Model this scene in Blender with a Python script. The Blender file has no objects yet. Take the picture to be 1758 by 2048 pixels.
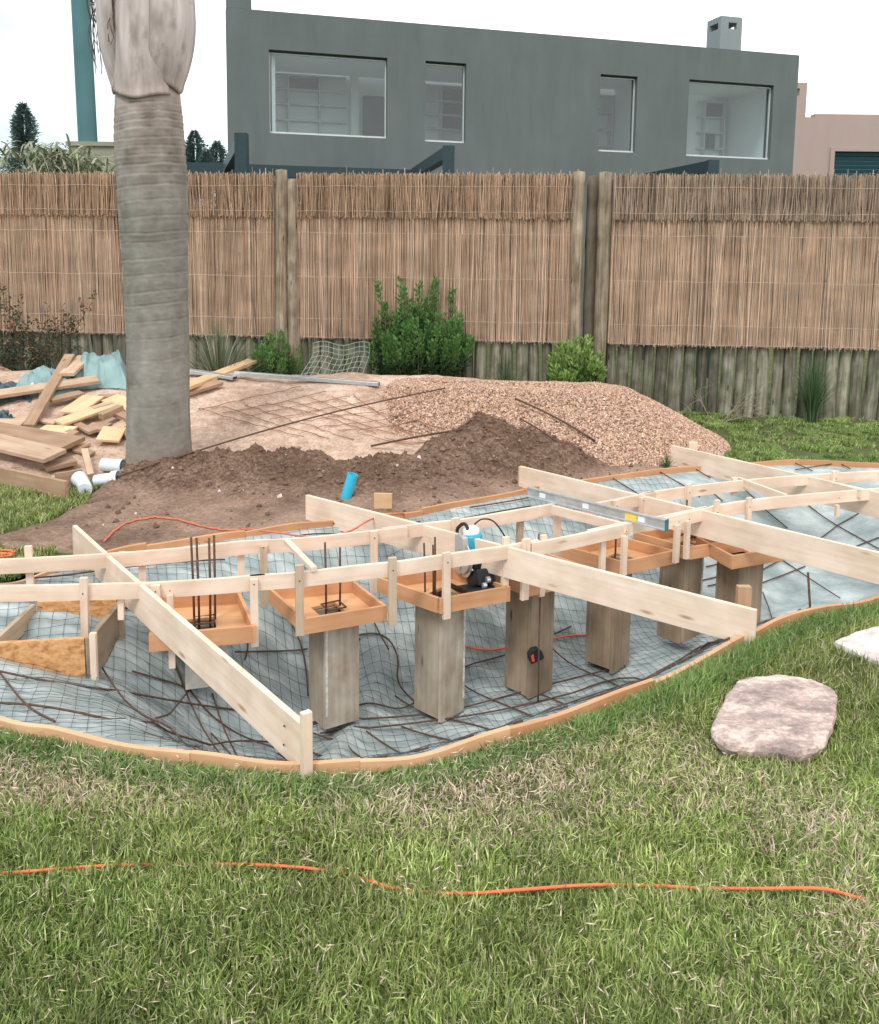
import bpy, math, random
import numpy as np
from mathutils import Vector, Matrix, noise as mnoise
PI = math.pi
rad = math.radians
random.seed(7)
RNG = np.random.default_rng(7)
scene = bpy.context.scene
COL = scene.collection

# ---------------------------------------------------------------- camera
FPX, CX, CY, EYE = 1750.0, 879.0, 720.0, 1.6
PITCH, ROLL = rad(7.0), 0.0115
cam_d = bpy.data.cameras.new('camera')
cam = bpy.data.objects.new('camera', cam_d)
COL.objects.link(cam)
cam_d.sensor_fit = 'VERTICAL'
cam_d.sensor_height = 36.0
cam_d.lens = 36.0 * FPX / 2048.0
cam_d.shift_y = -(1024.0 - CY) / 2048.0
cam_d.clip_start = 0.05
cam_d.clip_end = 2000
CAMR = Matrix.Rotation(PI / 2 - PITCH, 3, 'X') @ Matrix.Rotation(ROLL, 3, 'Z')
cam.matrix_world = Matrix.Translation((0, 0, EYE)) @ CAMR.to_4x4()
scene.camera = cam

# ---------------------------------------------------------------- sky and sun (bright overcast day)
SUN_EL, SUN_AZ = rad(52), rad(205)      # behind the viewer's left shoulder
world = bpy.data.worlds.new('World')
scene.world = world
world.use_nodes = True
nt = world.node_tree
nt.nodes.clear()
w_out = nt.nodes.new('ShaderNodeOutputWorld')
w_bg = nt.nodes.new('ShaderNodeBackground')
w_sky = nt.nodes.new('ShaderNodeTexSky')
w_sky.sky_type = 'NISHITA'
w_sky.sun_disc = False
w_sky.sun_elevation = SUN_EL
w_sky.sun_rotation = SUN_AZ
w_sky.air_density = 1.2
w_sky.dust_density = 3.0
w_sky.ozone_density = 1.0
w_tc = nt.nodes.new('ShaderNodeTexCoord')
w_map = nt.nodes.new('ShaderNodeMapping')
w_map.inputs['Scale'].default_value = (1.0, 1.0, 2.5)
w_no = nt.nodes.new('ShaderNodeTexNoise')
w_no.inputs['Scale'].default_value = 1.6
w_no.inputs['Detail'].default_value = 5
w_rmp = nt.nodes.new('ShaderNodeValToRGB')
w_rmp.color_ramp.elements[0].position = 0.36
w_rmp.color_ramp.elements[0].color = (6.4, 7.7, 8.4, 1)
w_rmp.color_ramp.elements[1].position = 0.62
w_rmp.color_ramp.elements[1].color = (13.2, 13.0, 12.9, 1)
w_mix = nt.nodes.new('ShaderNodeMixRGB')
w_mix.inputs['Fac'].default_value = 0.93
nt.links.new(w_tc.outputs['Generated'], w_map.inputs['Vector'])
nt.links.new(w_map.outputs['Vector'], w_no.inputs['Vector'])
w_sep = nt.nodes.new('ShaderNodeSeparateXYZ'); w_ma = nt.nodes.new('ShaderNodeMath'); w_ma.operation = 'MULTIPLY_ADD'
nt.links.new(w_tc.outputs['Generated'], w_sep.inputs[0]); nt.links.new(w_sep.outputs[0], w_ma.inputs[0]); w_ma.inputs[1].default_value = 0.30
nt.links.new(w_no.outputs['Fac'], w_ma.inputs[2])
nt.links.new(w_ma.outputs[0], w_rmp.inputs['Fac'])
nt.links.new(w_sky.outputs['Color'], w_mix.inputs['Color1'])
nt.links.new(w_rmp.outputs['Color'], w_mix.inputs['Color2'])
nt.links.new(w_mix.outputs['Color'], w_bg.inputs['Color'])
w_bg.inputs['Strength'].default_value = 0.081
nt.links.new(w_bg.outputs['Background'], w_out.inputs['Surface'])
sun_d = bpy.data.lights.new('sun', 'SUN')
sun_d.energy = 1.2
sun_d.angle = rad(16)
sun_d.color = (1.0, 0.96, 0.9)
sun = bpy.data.objects.new('sun', sun_d)
COL.objects.link(sun)
sdir = Vector((math.sin(SUN_AZ) * math.cos(SUN_EL), math.cos(SUN_AZ) * math.cos(SUN_EL), math.sin(SUN_EL)))
sun.rotation_euler = (-sdir).to_track_quat('-Z', 'Y').to_euler()
sun.location = (0, 0, 30)
scene.view_settings.view_transform = 'Standard'
scene.view_settings.look = 'None'
scene.view_settings.gamma = 1
scene.view_settings.exposure = 0.80
scene.view_settings.use_curve_mapping = False
scene.cycles.max_bounces = 6
scene.cycles.diffuse_bounces = 3
scene.cycles.glossy_bounces = 3
scene.cycles.transmission_bounces = 4
scene.cycles.transparent_max_bounces = 8

# ---------------------------------------------------------------- measuring the place off the view
def ray(x, y):
    d = CAMR @ Vector(((x - CX) / FPX, -(y - CY) / FPX, -1.0))
    return d / d.y
def P(x, y, z=0.0):
    """point where the sight line meets the level plane z"""
    d = ray(x, y)
    t = (z - EYE) / d.z
    return Vector((d.x * t, d.y * t, z))
def Q(x, y, Y):
    """point on the sight line at depth Y"""
    d = ray(x, y)
    return Vector((d.x * Y, Y, EYE + d.z * Y))
def S(x, y, h, y0=1.5, y1=14.0, n=600, lift=0.0):
    """point where the sight line first meets a height function"""
    d = ray(x, y)
    ts = np.linspace(y0, y1, n)
    zs = EYE + d.z * ts
    hh = h(d.x * ts, ts)
    below = np.nonzero(zs < hh)[0]
    t = ts[below[0]] if len(below) else y1
    return Vector((d.x * t, t, float(h(np.array([d.x * t]), np.array([t]))[0]) + lift))

# ---------------------------------------------------------------- noise
_perm = np.random.default_rng(3).random((256, 256))
def vnoise(x, y):
    x = np.asarray(x, float); y = np.asarray(y, float)
    xi = np.floor(x).astype(int); yi = np.floor(y).astype(int)
    fx = x - xi; fy = y - yi
    fx = fx * fx * (3 - 2 * fx); fy = fy * fy * (3 - 2 * fy)
    a = _perm[xi % 256, yi % 256]; b = _perm[(xi + 1) % 256, yi % 256]
    c = _perm[xi % 256, (yi + 1) % 256]; d = _perm[(xi + 1) % 256, (yi + 1) % 256]
    return (a * (1 - fx) + b * fx) * (1 - fy) + (c * (1 - fx) + d * fx) * fy - 0.5
def fbm(x, y, o=4, lac=2.1, g=0.5):
    s = 0; a = 1.0
    for k in range(o):
        s = s + a * vnoise(x + 17.3 * k, y - 9.1 * k)
        x = x * lac; y = y * lac; a *= g
    return s
def sstep(a, b, x):
    t = np.clip((x - a) / (b - a), 0, 1)
    return t * t * (3 - 2 * t)

# ---------------------------------------------------------------- mesh collecting
class MB:
    def __init__(s):
        s.v = []; s.f3 = []; s.f4 = []; s.g = []; s.t = []; s.n = 0; s.fn = []
    def add(s, verts, quads=None, tris=None, grain=None, tint=None):
        verts = np.asarray(verts, np.float32).reshape(-1, 3)
        n = len(verts)
        s.v.append(verts)
        s.g.append(verts if grain is None else np.asarray(grain, np.float32).reshape(-1, 3))
        if tint is None: tint = (1, 1, 1)
        tint = np.asarray(tint, np.float32)
        if tint.ndim == 1: tint = np.repeat(tint[None, :], n, 0)
        s.t.append(tint)
        if quads is not None and len(quads): s.f4.append(np.asarray(quads, np.int64).reshape(-1, 4) + s.n)
        if tris is not None and len(tris): s.f3.append(np.asarray(tris, np.int64).reshape(-1, 3) + s.n)
        s.n += n
        return s
    def box(s, c, size, R=None, tint=None, grain_off=0.0):
        hx, hy, hz = size[0] / 2, size[1] / 2, size[2] / 2
        vs = np.array([(-hx, -hy, -hz), (hx, -hy, -hz), (hx, hy, -hz), (-hx, hy, -hz),
                       (-hx, -hy, hz), (hx, -hy, hz), (hx, hy, hz), (-hx, hy, hz)], float)
        g = vs + grain_off
        if R is not None: vs = vs @ np.array(R.to_3x3()).T
        vs = vs + np.array(c[:3] if not isinstance(c, Vector) else tuple(c))
        return s.add(vs, [(0, 3, 2, 1), (4, 5, 6, 7), (0, 1, 5, 4), (1, 2, 6, 5), (2, 3, 7, 6), (3, 0, 4, 7)], grain=g, tint=tint)
    def beam(s, p0, p1, w, h, up=(0, 0, 1), tint=None):
        """box from p0 to p1, w wide sideways, h along up; its grain runs along it"""
        p0 = Vector(p0); p1 = Vector(p1)
        x = (p1 - p0); L = x.length; x = x / L
        y = Vector(up).cross(x).normalized(); z = x.cross(y)
        R = Matrix((x, y, z)).transposed()
        return s.box((p0 + p1) / 2, (L, w, h), R, tint, random.random() * 20)
    def tube(s, pts, r, n=6, caps=True, tint=None):
        pts = [Vector(p) for p in pts]; m = len(pts)
        rs = r if hasattr(r, '__len__') else [r] * m
        T = [(pts[min(i + 1, m - 1)] - pts[max(i - 1, 0)]).normalized() for i in range(m)]
        ref = Vector((0, 0, 1)) if abs(T[0].z) < 0.9 else Vector((1, 0, 0))
        u = T[0].cross(ref).normalized()
        vs = []; g = []; L = 0
        for i in range(m):
            u = (u - T[i] * u.dot(T[i])).normalized(); w = T[i].cross(u)
            if i: L += (pts[i] - pts[i - 1]).length
            for k in range(n):
                a = 2 * PI * k / n
                vs.append(pts[i] + (u * math.cos(a) + w * math.sin(a)) * rs[i])
                g.append((L, math.cos(a) * rs[i], math.sin(a) * rs[i]))
        q = [(i * n + k, i * n + (k + 1) % n, (i + 1) * n + (k + 1) % n, (i + 1) * n + k) for i in range(m - 1) for k in range(n)]
        tr = []
        if caps:
            for base, c in ((0, pts[0]), ((m - 1) * n, pts[-1])):
                vs.append(c); g.append((0, 0, 0)); ci = len(vs) - 1
                for k in range(n):
                    a, b = base + k, base + (k + 1) % n
                    tr.append((ci, b, a) if base == 0 else (ci, a, b))
        return s.add([tuple(v) for v in vs], q, tr, grain=g, tint=tint)
    def lathe(s, prof, n=24, M=None, tint=None):
        vs = []
        for r, z in prof:
            for k in range(n):
                a = 2 * PI * k / n
                vs.append((r * math.cos(a), r * math.sin(a), z))
        m = len(prof)
        q = [(i * n + k, i * n + (k + 1) % n, (i + 1) * n + (k + 1) % n, (i + 1) * n + k) for i in range(m - 1) for k in range(n)]
        vs = np.array(vs); g = vs.copy()
        if M is not None:
            vs = vs @ np.array(M.to_3x3()).T + np.array(M.translation)
        return s.add(vs, q, grain=g, tint=tint)
    def prism(s, poly, z0, z1, M=None, tint=None):
        n = len(poly)
        vs = [(x, y, z0) for x, y in poly] + [(x, y, z1) for x, y in poly] + [(sum(p[0] for p in poly) / n, sum(p[1] for p in poly) / n, z) for z in (z0, z1)]
        q = [(k, (k + 1) % n, n + (k + 1) % n, n + k) for k in range(n)]
        t = [(2 * n, (k + 1) % n, k) for k in range(n)] + [(2 * n + 1, n + k, n + (k + 1) % n) for k in range(n)]
        vs = np.array(vs, float); g = vs.copy()
        if M is not None:
            vs = vs @ np.array(M.to_3x3()).T + np.array(M.translation)
        return s.add(vs, q, t, grain=g, tint=tint)
    def grid(s, X, Y, Z, keep=None, tint=None):
        nu, nv = X.shape
        idx = np.arange(nu * nv).reshape(nu, nv)
        q = np.stack([idx[:-1, :-1], idx[1:, :-1], idx[1:, 1:], idx[:-1, 1:]], -1).reshape(-1, 4)
        vs = np.stack([X, Y, Z], -1).reshape(-1, 3)
        if keep is not None:
            k = keep.reshape(-1)
            q = q[k[q].any(1)]
            used = np.zeros(len(vs), bool); used[q.ravel()] = True
            remap = np.cumsum(used) - 1
            vs = vs[used]; q = remap[q]
            if tint is not None: tint = np.asarray(tint).reshape(-1, 3)[used]
        elif tint is not None: tint = np.asarray(tint).reshape(-1, 3)
        return s.add(vs, q, tint=tint)
    def build(s, name, mat, parent=None, smooth=False, loc=None, bevel=0):
        me = bpy.data.meshes.new(name)
        V = np.concatenate(s.v); G = np.concatenate(s.g); T = np.concatenate(s.t)
        org = None
        if parent is not None:
            V = V - np.array(world_loc(parent), np.float32)
        elif loc is not None:
            V = V - np.array(tuple(loc), np.float32); org = loc
        f4 = np.concatenate(s.f4) if s.f4 else np.zeros((0, 4), np.int64)
        f3 = np.concatenate(s.f3) if s.f3 else np.zeros((0, 3), np.int64)
        loops = np.concatenate([f4.ravel(), f3.ravel()]).astype(np.int32)
        starts = np.concatenate([np.arange(len(f4)) * 4, len(f4) * 4 + np.arange(len(f3)) * 3]).astype(np.int32)
        me.vertices.add(len(V)); me.vertices.foreach_set('co', V.astype(np.float32).ravel())
        me.loops.add(len(loops)); me.loops.foreach_set('vertex_index', loops)
        me.polygons.add(len(starts)); me.polygons.foreach_set('loop_start', starts)
        me.polygons.foreach_set('loop_total', np.concatenate([np.full(len(f4), 4), np.full(len(f3), 3)]).astype(np.int32))
        me.polygons.foreach_set('use_smooth', np.full(len(starts), bool(smooth)))
        me.update(calc_edges=True)
        a = me.attributes.new('grain', 'FLOAT_VECTOR', 'POINT'); a.data.foreach_set('vector', G.astype(np.float32).ravel())
        a = me.attributes.new('tint', 'FLOAT_COLOR', 'POINT')
        a.data.foreach_set('color', np.concatenate([T, np.ones((len(T), 1), np.float32)], 1).astype(np.float32).ravel())
        if mat: me.materials.append(mat)
        o = bpy.data.objects.new(name, me)
        COL.objects.link(o)
        if parent is not None: o.parent = parent
        elif org is not None: o.location = org
        if bevel:
            b = o.modifiers.new('bevel', 'BEVEL'); b.width = bevel; b.segments = 2; b.limit_method = 'ANGLE'
        return o
def world_loc(o):
    p = Vector((0, 0, 0))
    while o is not None:
        p += o.location; o = o.parent
    return tuple(p)
def tag(o, label=None, cat=None, group=None, kind=None):
    if label: o['label'] = label
    if cat: o['category'] = cat
    if group: o['group'] = group
    if kind: o['kind'] = kind
    return o
def thing(name, label, cat, loc=(0, 0, 0), group=None):
    o = bpy.data.objects.new(name, None)
    o.empty_display_size = 0.1
    COL.objects.link(o); o.location = tuple(loc)
    return tag(o, label, cat, group)

# ---------------------------------------------------------------- materials
def mat_new(name, rough=0.8, spec=0.3, metal=0.0):
    m = bpy.data.materials.new(name); m.use_nodes = True
    b = m.node_tree.nodes['Principled BSDF']
    b.inputs['Roughness'].default_value = rough
    b.inputs['Metallic'].default_value = metal
    b.inputs['Specular IOR Level'].default_value = spec
    return m, m.node_tree, b
def N(nt, t, **kw):
    n = nt.nodes.new(t)
    for k, v in kw.items():
        if k in n.inputs: n.inputs[k].default_value = v
        else: setattr(n, k, v)
    return n
def ramp(nt, stops):
    r = nt.nodes.new('ShaderNodeValToRGB')
    e = r.color_ramp.elements
    while len(e) < len(stops): e.new(0.5)
    for i, (p, c) in enumerate(stops):
        e[i].position = p; e[i].color = (*c, 1)
    return r
def coords(nt, which='Object', scale=(1, 1, 1), jitter=True):
    if which == 'grain':
        a = N(nt, 'ShaderNodeAttribute', attribute_name='grain'); out = a.outputs['Vector']
    elif which == 'World':
        a = N(nt, 'ShaderNodeNewGeometry'); out = a.outputs['Position']; jitter = False
    else:
        a = N(nt, 'ShaderNodeTexCoord'); out = a.outputs[which]
    mp = N(nt, 'ShaderNodeMapping'); mp.inputs['Scale'].default_value = scale
    nt.links.new(out, mp.inputs['Vector'])
    if jitter:
        oi = N(nt, 'ShaderNodeObjectInfo'); mu = N(nt, 'ShaderNodeMath', operation='MULTIPLY')
        mu.inputs[1].default_value = 37.0
        nt.links.new(oi.outputs['Random'], mu.inputs[0])
        cb = N(nt, 'ShaderNodeCombineXYZ')
        for k in range(3): nt.links.new(mu.outputs[0], cb.inputs[k])
        nt.links.new(cb.outputs[0], mp.inputs['Location'])
    return mp.outputs['Vector']
def noise(nt, vec, scale, detail=4, rough=0.55):
    n = N(nt, 'ShaderNodeTexNoise', Scale=scale, Detail=detail, Roughness=rough)
    nt.links.new(vec, n.inputs['Vector']); return n.outputs['Fac']
def mix(nt, a, b, fac, mode='MIX'):
    m = N(nt, 'ShaderNodeMixRGB', blend_type=mode)
    for k, v in ((0, fac), (1, a), (2, b)):
        if isinstance(v, (float, int)): m.inputs[k].default_value = v
        elif isinstance(v, tuple): m.inputs[k].default_value = (*v, 1)
        else: nt.links.new(v, m.inputs[k])
    return m.outputs[0]
def bump(nt, b, h, strength=0.3, dist=0.01):
    n = N(nt, 'ShaderNodeBump', Strength=strength, Distance=dist)
    nt.links.new(h, n.inputs['Height']); nt.links.new(n.outputs[0], b.inputs['Normal'])
def bright(nt, col, lo=0.85, hi=1.12):
    """each object a little lighter or darker"""
    oi = N(nt, 'ShaderNodeObjectInfo'); mr = N(nt, 'ShaderNodeMapRange')
    mr.inputs[3].default_value = lo; mr.inputs[4].default_value = hi
    nt.links.new(oi.outputs['Random'], mr.inputs[0])
    return mix(nt, col, mr.outputs[0], 1.0, 'MULTIPLY')
def m_plain(name, c, rough=0.6, metal=0.0, var=0.12, scale=30, spec=0.3, bmp=0.0):
    m, nt, b = mat_new(name, rough, spec, metal)
    v = coords(nt)
    f = noise(nt, v, scale)
    r = ramp(nt, [(0.3, tuple(x * (1 - var) for x in c)), (0.7, tuple(min(1, x * (1 + var)) for x in c))])
    nt.links.new(f, r.inputs[0]); nt.links.new(r.outputs[0], b.inputs['Base Color'])
    if bmp: bump(nt, b, f, bmp, 0.005)
    return m
def m_wood(name, light, dark, knot=None, rough=0.75, lo=0.88, hi=1.08, knots=True, streak=0.5, stain=None):
    m, nt, b = mat_new(name, rough, 0.25)
    v = coords(nt, 'grain', (2.2, 38, 38))
    v2 = coords(nt, 'grain', (5, 7, 7))
    f = noise(nt, v, 1.0, 5, 0.6)
    r = ramp(nt, [(0.33, dark), (0.62, light)])
    nt.links.new(f, r.inputs[0])
    c = mix(nt, light, r.outputs[0], streak)
    if knots:
        vo = N(nt, 'ShaderNodeTexVoronoi', Scale=1.4)
        v3 = coords(nt, 'grain', (2.0, 8, 8))
        nt.links.new(v3, vo.inputs['Vector'])
        kr = ramp(nt, [(0.04, (1, 1, 1)), (0.13, (0, 0, 0))])
        nt.links.new(vo.outputs['Distance'], kr.inputs[0])
        c = mix(nt, c, knot or tuple(x * 0.45 for x in dark), kr.outputs[0])
    f2 = noise(nt, v2, 1.0, 3)
    r2 = ramp(nt, [(0.35, stain or (.84, .81, .77)), (0.65, (1, 1, 1))])
    nt.links.new(f2, r2.inputs[0])
    c = mix(nt, c, r2.outputs[0], 1.0, 'MULTIPLY')
    c = bright(nt, c, lo, hi)
    nt.links.new(c, b.inputs['Base Color'])
    bump(nt, b, f, 0.25, 0.003)
    return m
def m_osb(name, a, c2, dark):
    m, nt, b = mat_new(name, 0.75, 0.25)
    v = coords(nt, 'grain', (14, 26, 26))
    vo = N(nt, 'ShaderNodeTexVoronoi', Scale=1.6); nt.links.new(v, vo.inputs['Vector'])
    f = noise(nt, coords(nt, 'grain', (22, 34, 34)), 1.5, 4, 0.6)
    r = ramp(nt, [(0.3, dark), (0.5, a), (0.7, c2)])
    fm = mix(nt, vo.outputs['Color'], f, 0.8)
    nt.links.new(fm, r.inputs[0])
    c = bright(nt, r.outputs[0], 0.92, 1.08)
    nt.links.new(c, b.inputs['Base Color'])
    bump(nt, b, f, 0.2, 0.003)
    return m
def m_tint(name, rough=0.7, spec=0.2, mul=(1, 1, 1), trans=0.0, noise_s=0, bmp=0, lo=0.8, hi=1.15, scale=(1, 1, 1)):
    m, nt, b = mat_new(name, rough, spec)
    a = N(nt, 'ShaderNodeAttribute', attribute_name='tint')
    c = mix(nt, a.outputs['Color'], mul, 1.0, 'MULTIPLY')
    if noise_s:
        f = noise(nt, coords(nt, 'World', scale), noise_s, 4)
        r = ramp(nt, [(0.3, (lo,) * 3), (0.7, (hi,) * 3)]); nt.links.new(f, r.inputs[0])
        c = mix(nt, c, r.outputs[0], 1.0, 'MULTIPLY')
        if bmp: bump(nt, b, f, bmp, 0.01)
    nt.links.new(c, b.inputs['Base Color'])
    if trans:
        tr = N(nt, 'ShaderNodeBsdfTranslucent'); nt.links.new(c, tr.inputs['Color'])
        mx = N(nt, 'ShaderNodeMixShader'); mx.inputs[0].default_value = trans
        nt.links.new(b.outputs[0], mx.inputs[1]); nt.links.new(tr.outputs[0], mx.inputs[2])
        nt.links.new(mx.outputs[0], nt.nodes['Material Output'].inputs['Surface'])
    return m

M = {}
M['pine'] = m_wood('fresh_pine', (.85, .685, .56), (.71, .52, .39), (.45, .27, .16), streak=.6, lo=.93, hi=1.06)
M['pine_dull'] = m_wood('dull_pine', (.58, .46, .35), (.40, .29, .20), (.2, .13, .08))
M['ply'] = m_wood('orange_ply', (.64, .345, .185), (.50, .24, .115), lo=.94, hi=1.06, knots=False)
M['osb'] = m_osb('osb_board', (.60, .31, .13), (.74, .44, .22), (.36, .17, .07))
M['yellow'] = m_wood('yellow_ply', (.80, .56, .34), (.68, .44, .25), knots=False)
M['old'] = m_wood('old_plank', (.44, .29, .195), (.25, .155, .10), (.1, .06, .04))
M['oldpale'] = m_wood('pale_old_plank', (.60, .43, .31), (.40, .265, .175))
M['grayform'] = m_wood('grey_form_board', (.50, .43, .35), (.32, .26, .195), (.10, .07, .05), knots=True, stain=(.72, .68, .62))
M['brownform'] = m_wood('brown_form_board', (.42, .32, .23), (.25, .18, .125), (.10, .07, .05), stain=(.7, .66, .6))
M['cement'] = m_plain('cement_stained_board', (.50, .47, .42), .9, var=.25, scale=12)
M['rust'] = m_plain('rusty_steel', (.105, .060, .042), .85, var=.35, scale=60, bmp=.3)
M['wire'] = m_plain('dark_wire', (.085, .095, .095), .6, .4, var=.3, scale=20)
M['galv'] = m_plain('galvanised_metal', (.62, .66, .68), .38, .75, var=.12, scale=25)
M['pvc'] = m_plain('white_pvc', (.68, .75, .82), .35, var=.05, scale=9, spec=.5)
M['bluepipe'] = m_plain('blue_pipe', (.035, .46, .68), .35, var=.05, spec=.5)
M['orange'] = m_plain('orange_cable', (.80, .17, .07), .5, var=.08)
M['black'] = m_plain('black_plastic', (.02, .023, .025), .5, var=.2)
M['silver'] = m_plain('cast_silver', (.50, .50, .49), .4, .5, var=.1)
M['tealplastic'] = m_plain('teal_plastic', (.02, .30, .40), .4, var=.08, spec=.5)
M['white'] = m_plain('white_plastic', (.80, .82, .83), .45, var=.05)
M['red'] = m_plain('red_plastic', (.75, .07, .04), .4, var=.1)
M['yellowlabel'] = m_plain('yellow_sticker', (.78, .58, .12), .5, var=.1)
M['darksteel'] = m_plain('dark_painted_steel', (.030, .055, .062), .45, .1, var=.12)
M['hole'] = m_plain('core_dark_void', (.10, .065, .05), .95, var=.5, scale=50)  # dark colour stands for the shaded void inside the posts
M['osbtray'] = m_wood('orange_ply_pale', (.78, .45, .24), (.64, .33, .15), lo=.94, hi=1.06, knots=False)
M['whitish'] = m_plain('white_cement_streak', (.62, .58, .52), .9, var=.3, scale=40)
M['rustlight'] = m_plain('rusty_rod', (.33, .17, .10), .9, var=.35, scale=40)
M['orange_dull'] = m_plain('dusty_orange_cable', (.58, .17, .10), .7, var=.15)
M['scrap'] = m_plain('dark_offcut', (.09, .055, .035), .9, var=.5, scale=80)
M['stained'] = m_wood('cement_stained_plank', (.60, .53, .45), (.38, .29, .21), (.16, .10, .07), stain=(.60, .53, .46))
M['oldpine'] = m_wood('old_pine', (.52, .34, .22), (.36, .22, .13))
M['oldpalepine'] = m_wood('muddy_pine', (.55, .43, .31), (.30, .22, .15))
M['greyplank'] = m_wood('grey_plank', (.42, .34, .26), (.25, .19, .14), stain=(.6, .55, .48))
M['tealdark'] = m_plain('dark_teal_cap', (.03, .13, .16), .4, var=.2)
M['palewire'] = m_plain('pale_green_wire', (.42, .52, .44), .5, var=.1)

# ================================================================ POND OUTLINE AND TERRAIN HEIGHTS
RZ = 0.045
_r = [P(*p, RZ) for p in [(0, 1432), (120, 1456), (250, 1482), (370, 1502), (480, 1514), (600, 1521), (720, 1520), (830, 1506), (950, 1473), (1080, 1435), (1200, 1395), (1320, 1352), (1440, 1292), (1500, 1262), (1560, 1236), (1650, 1210), (1758, 1190)]]
_r += [Vector(p) for p in [(2.75, 4.42, 0), (3.6, 4.85, 0), (4.3, 5.5, 0), (4.45, 6.15, 0), (4.0, 6.6, 0)]]
_r += [P(*p, RZ) for p in [(1758, 931), (1600, 926), (1500, 930), (1400, 938), (1290, 948), (1170, 963), (1050, 984), (930, 1007), (820, 1030), (735, 1037), (650, 1049), (570, 1058), (490, 1069), (370, 1086), (245, 1104), (110, 1140), (0, 1166)]]
_r += [Vector(p) for p in [(-2.52, 4.0, 0), (-2.55, 3.55, 0), (-2.2, 3.15, 0)]]
def catmull(pts, k, closed=True):
    out = []; n = len(pts)
    for i in range(n if closed else n - 1):
        if closed: p = [pts[(i + j - 1) % n] for j in range(4)]
        else: p = [pts[max(0, min(n - 1, i + j - 1))] for j in range(4)]
        for q in range(k):
            t = q / k
            out.append(0.5 * ((2 * p[1]) + (p[2] - p[0]) * t + (2 * p[0] - 5 * p[1] + 4 * p[2] - p[3]) * t * t + (3 * p[1] - p[0] - 3 * p[2] + p[3]) * t ** 3))
    if not closed: out.append(pts[-1])
    return out
RIM = np.array([(v.x, v.y) for v in catmull(_r, 8)])
PC = np.array((0.6, 4.45))
def rim_dist(x, y):
    """distance inside the rim (negative outside)"""
    x = np.asarray(x, float); y = np.asarray(y, float); sh = x.shape
    x = x.ravel(); y = y.ravel()
    a = RIM; b = np.roll(RIM, -1, 0)
    res = np.empty(len(x))
    for i in range(0, len(x), 20000):
        px = x[i:i + 20000, None]; py = y[i:i + 20000, None]
        ex = b[:, 0] - a[:, 0]; ey = b[:, 1] - a[:, 1]
        t = np.clip(((px - a[:, 0]) * ex + (py - a[:, 1]) * ey) / (ex * ex + ey * ey), 0, 1)
        d = np.sqrt(((px - a[:, 0] - t * ex) ** 2 + (py - a[:, 1] - t * ey) ** 2).min(1))
        c = ((a[:, 1] > py) != (b[:, 1] > py)) & (px < ex * (py - a[:, 1]) / np.where(ey == 0, 1e-9, ey) + a[:, 0])
        ins = c.sum(1) % 2 == 1
        res[i:i + 20000] = np.where(ins, d, -d)
    return res.reshape(sh)
def h_liner(x, y, d=None):
    x = np.asarray(x, float); y = np.asarray(y, float)
    if d is None: d = rim_dist(x, y)
    D = 0.33 + 0.42 * sstep(-1.5, -0.55, x) - 0.08 * sstep(2.2, 3.4, x)
    w = 1.15 - 0.35 * sstep(-1.5, -0.6, x)
    t = np.clip(d / w, 0, 1)
    g = 0.35 * t + 0.65 * t * t * (3 - 2 * t)
    wr = fbm(x * 2.2 + y * 1.2, y * 5.5 - x * 1.4, 3) * 0.045 + np.abs(fbm(x * 5 - y * 3, y * 3 + x * 1, 2)) * 0.03
    fold = 0.07 * np.exp(-((x + 0.33 - 0.25 * (y - 4.2)) / 0.09) ** 2) * sstep(0.3, 0.7, d)
    return np.where(d > 0, 0.03 - D * g + (wr + fold) * sstep(0, 0.25, d), 0.03)
def seg_d(x, y, ax, ay, bx, by):
    t = np.clip(((x - ax) * (bx - ax) + (y - ay) * (by - ay)) / ((bx - ax) ** 2 + (by - ay) ** 2), 0, 1)
    return np.hypot(x - ax - t * (bx - ax), y - ay - t * (by - ay))
def h_lawn(x, y):
    d = -rim_dist(x, y)
    return 0.018 * fbm(np.asarray(x) * 0.8, np.asarray(y) * 0.8, 2) * np.clip(d * 3, 0, 1) + (0.012 - 0.010 * sstep(-.3, .5, np.asarray(x))) * (1 - sstep(0.0, 0.45, d)) * (1 - sstep(3.9, 4.3, np.asarray(y)))
def h_sand(x, y):
    x = np.asarray(x, float); y = np.asarray(y, float)
    yf = 5.75 + 0.5 * sstep(-2.2, -0.8, x) + 0.15 * vnoise(x * 1.5, y * 0 + 3)
    t = np.clip((y - yf) / (8.0 - yf), 0, 1)
    h = 0.455 * (0.45 * t + 0.55 * t * t * (3 - 2 * t))
    h = h * (1 - sstep(8.05, 8.8, y)) * (1 - sstep(0.3, 1.3, x)) * sstep(-6.3, -4.9, x)
    h = h + 0.05 * fbm(x * 1.3, y * 1.3, 3) * np.clip(h * 8, 0, 1) + 0.012 * fbm(x * 9, y * 9, 3)
    return np.where(t > 0, h, -0.1) - 0.03 * (1 - sstep(0, 0.12, t))
def h_gravel(x, y):
    x = np.asarray(x, float); y = np.asarray(y, float)
    d = seg_d(x, y, -0.15, 7.75, 1.35, 7.6)
    R = 1.2 + 0.14 * vnoise(x * 1.1 + 4, y * 1.1) - 0.25 * sstep(-0.2, -0.8, x)
    t = np.clip(1 - d / R, 0, 1)
    h = 0.60 * t ** 1.08 - 0.14 * sstep(0.72, 1.0, t)
    return h + 0.02 * fbm(x * 3, y * 3, 3) * (t > 0) - 0.03 * (1 - sstep(0, .05, t))
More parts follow.
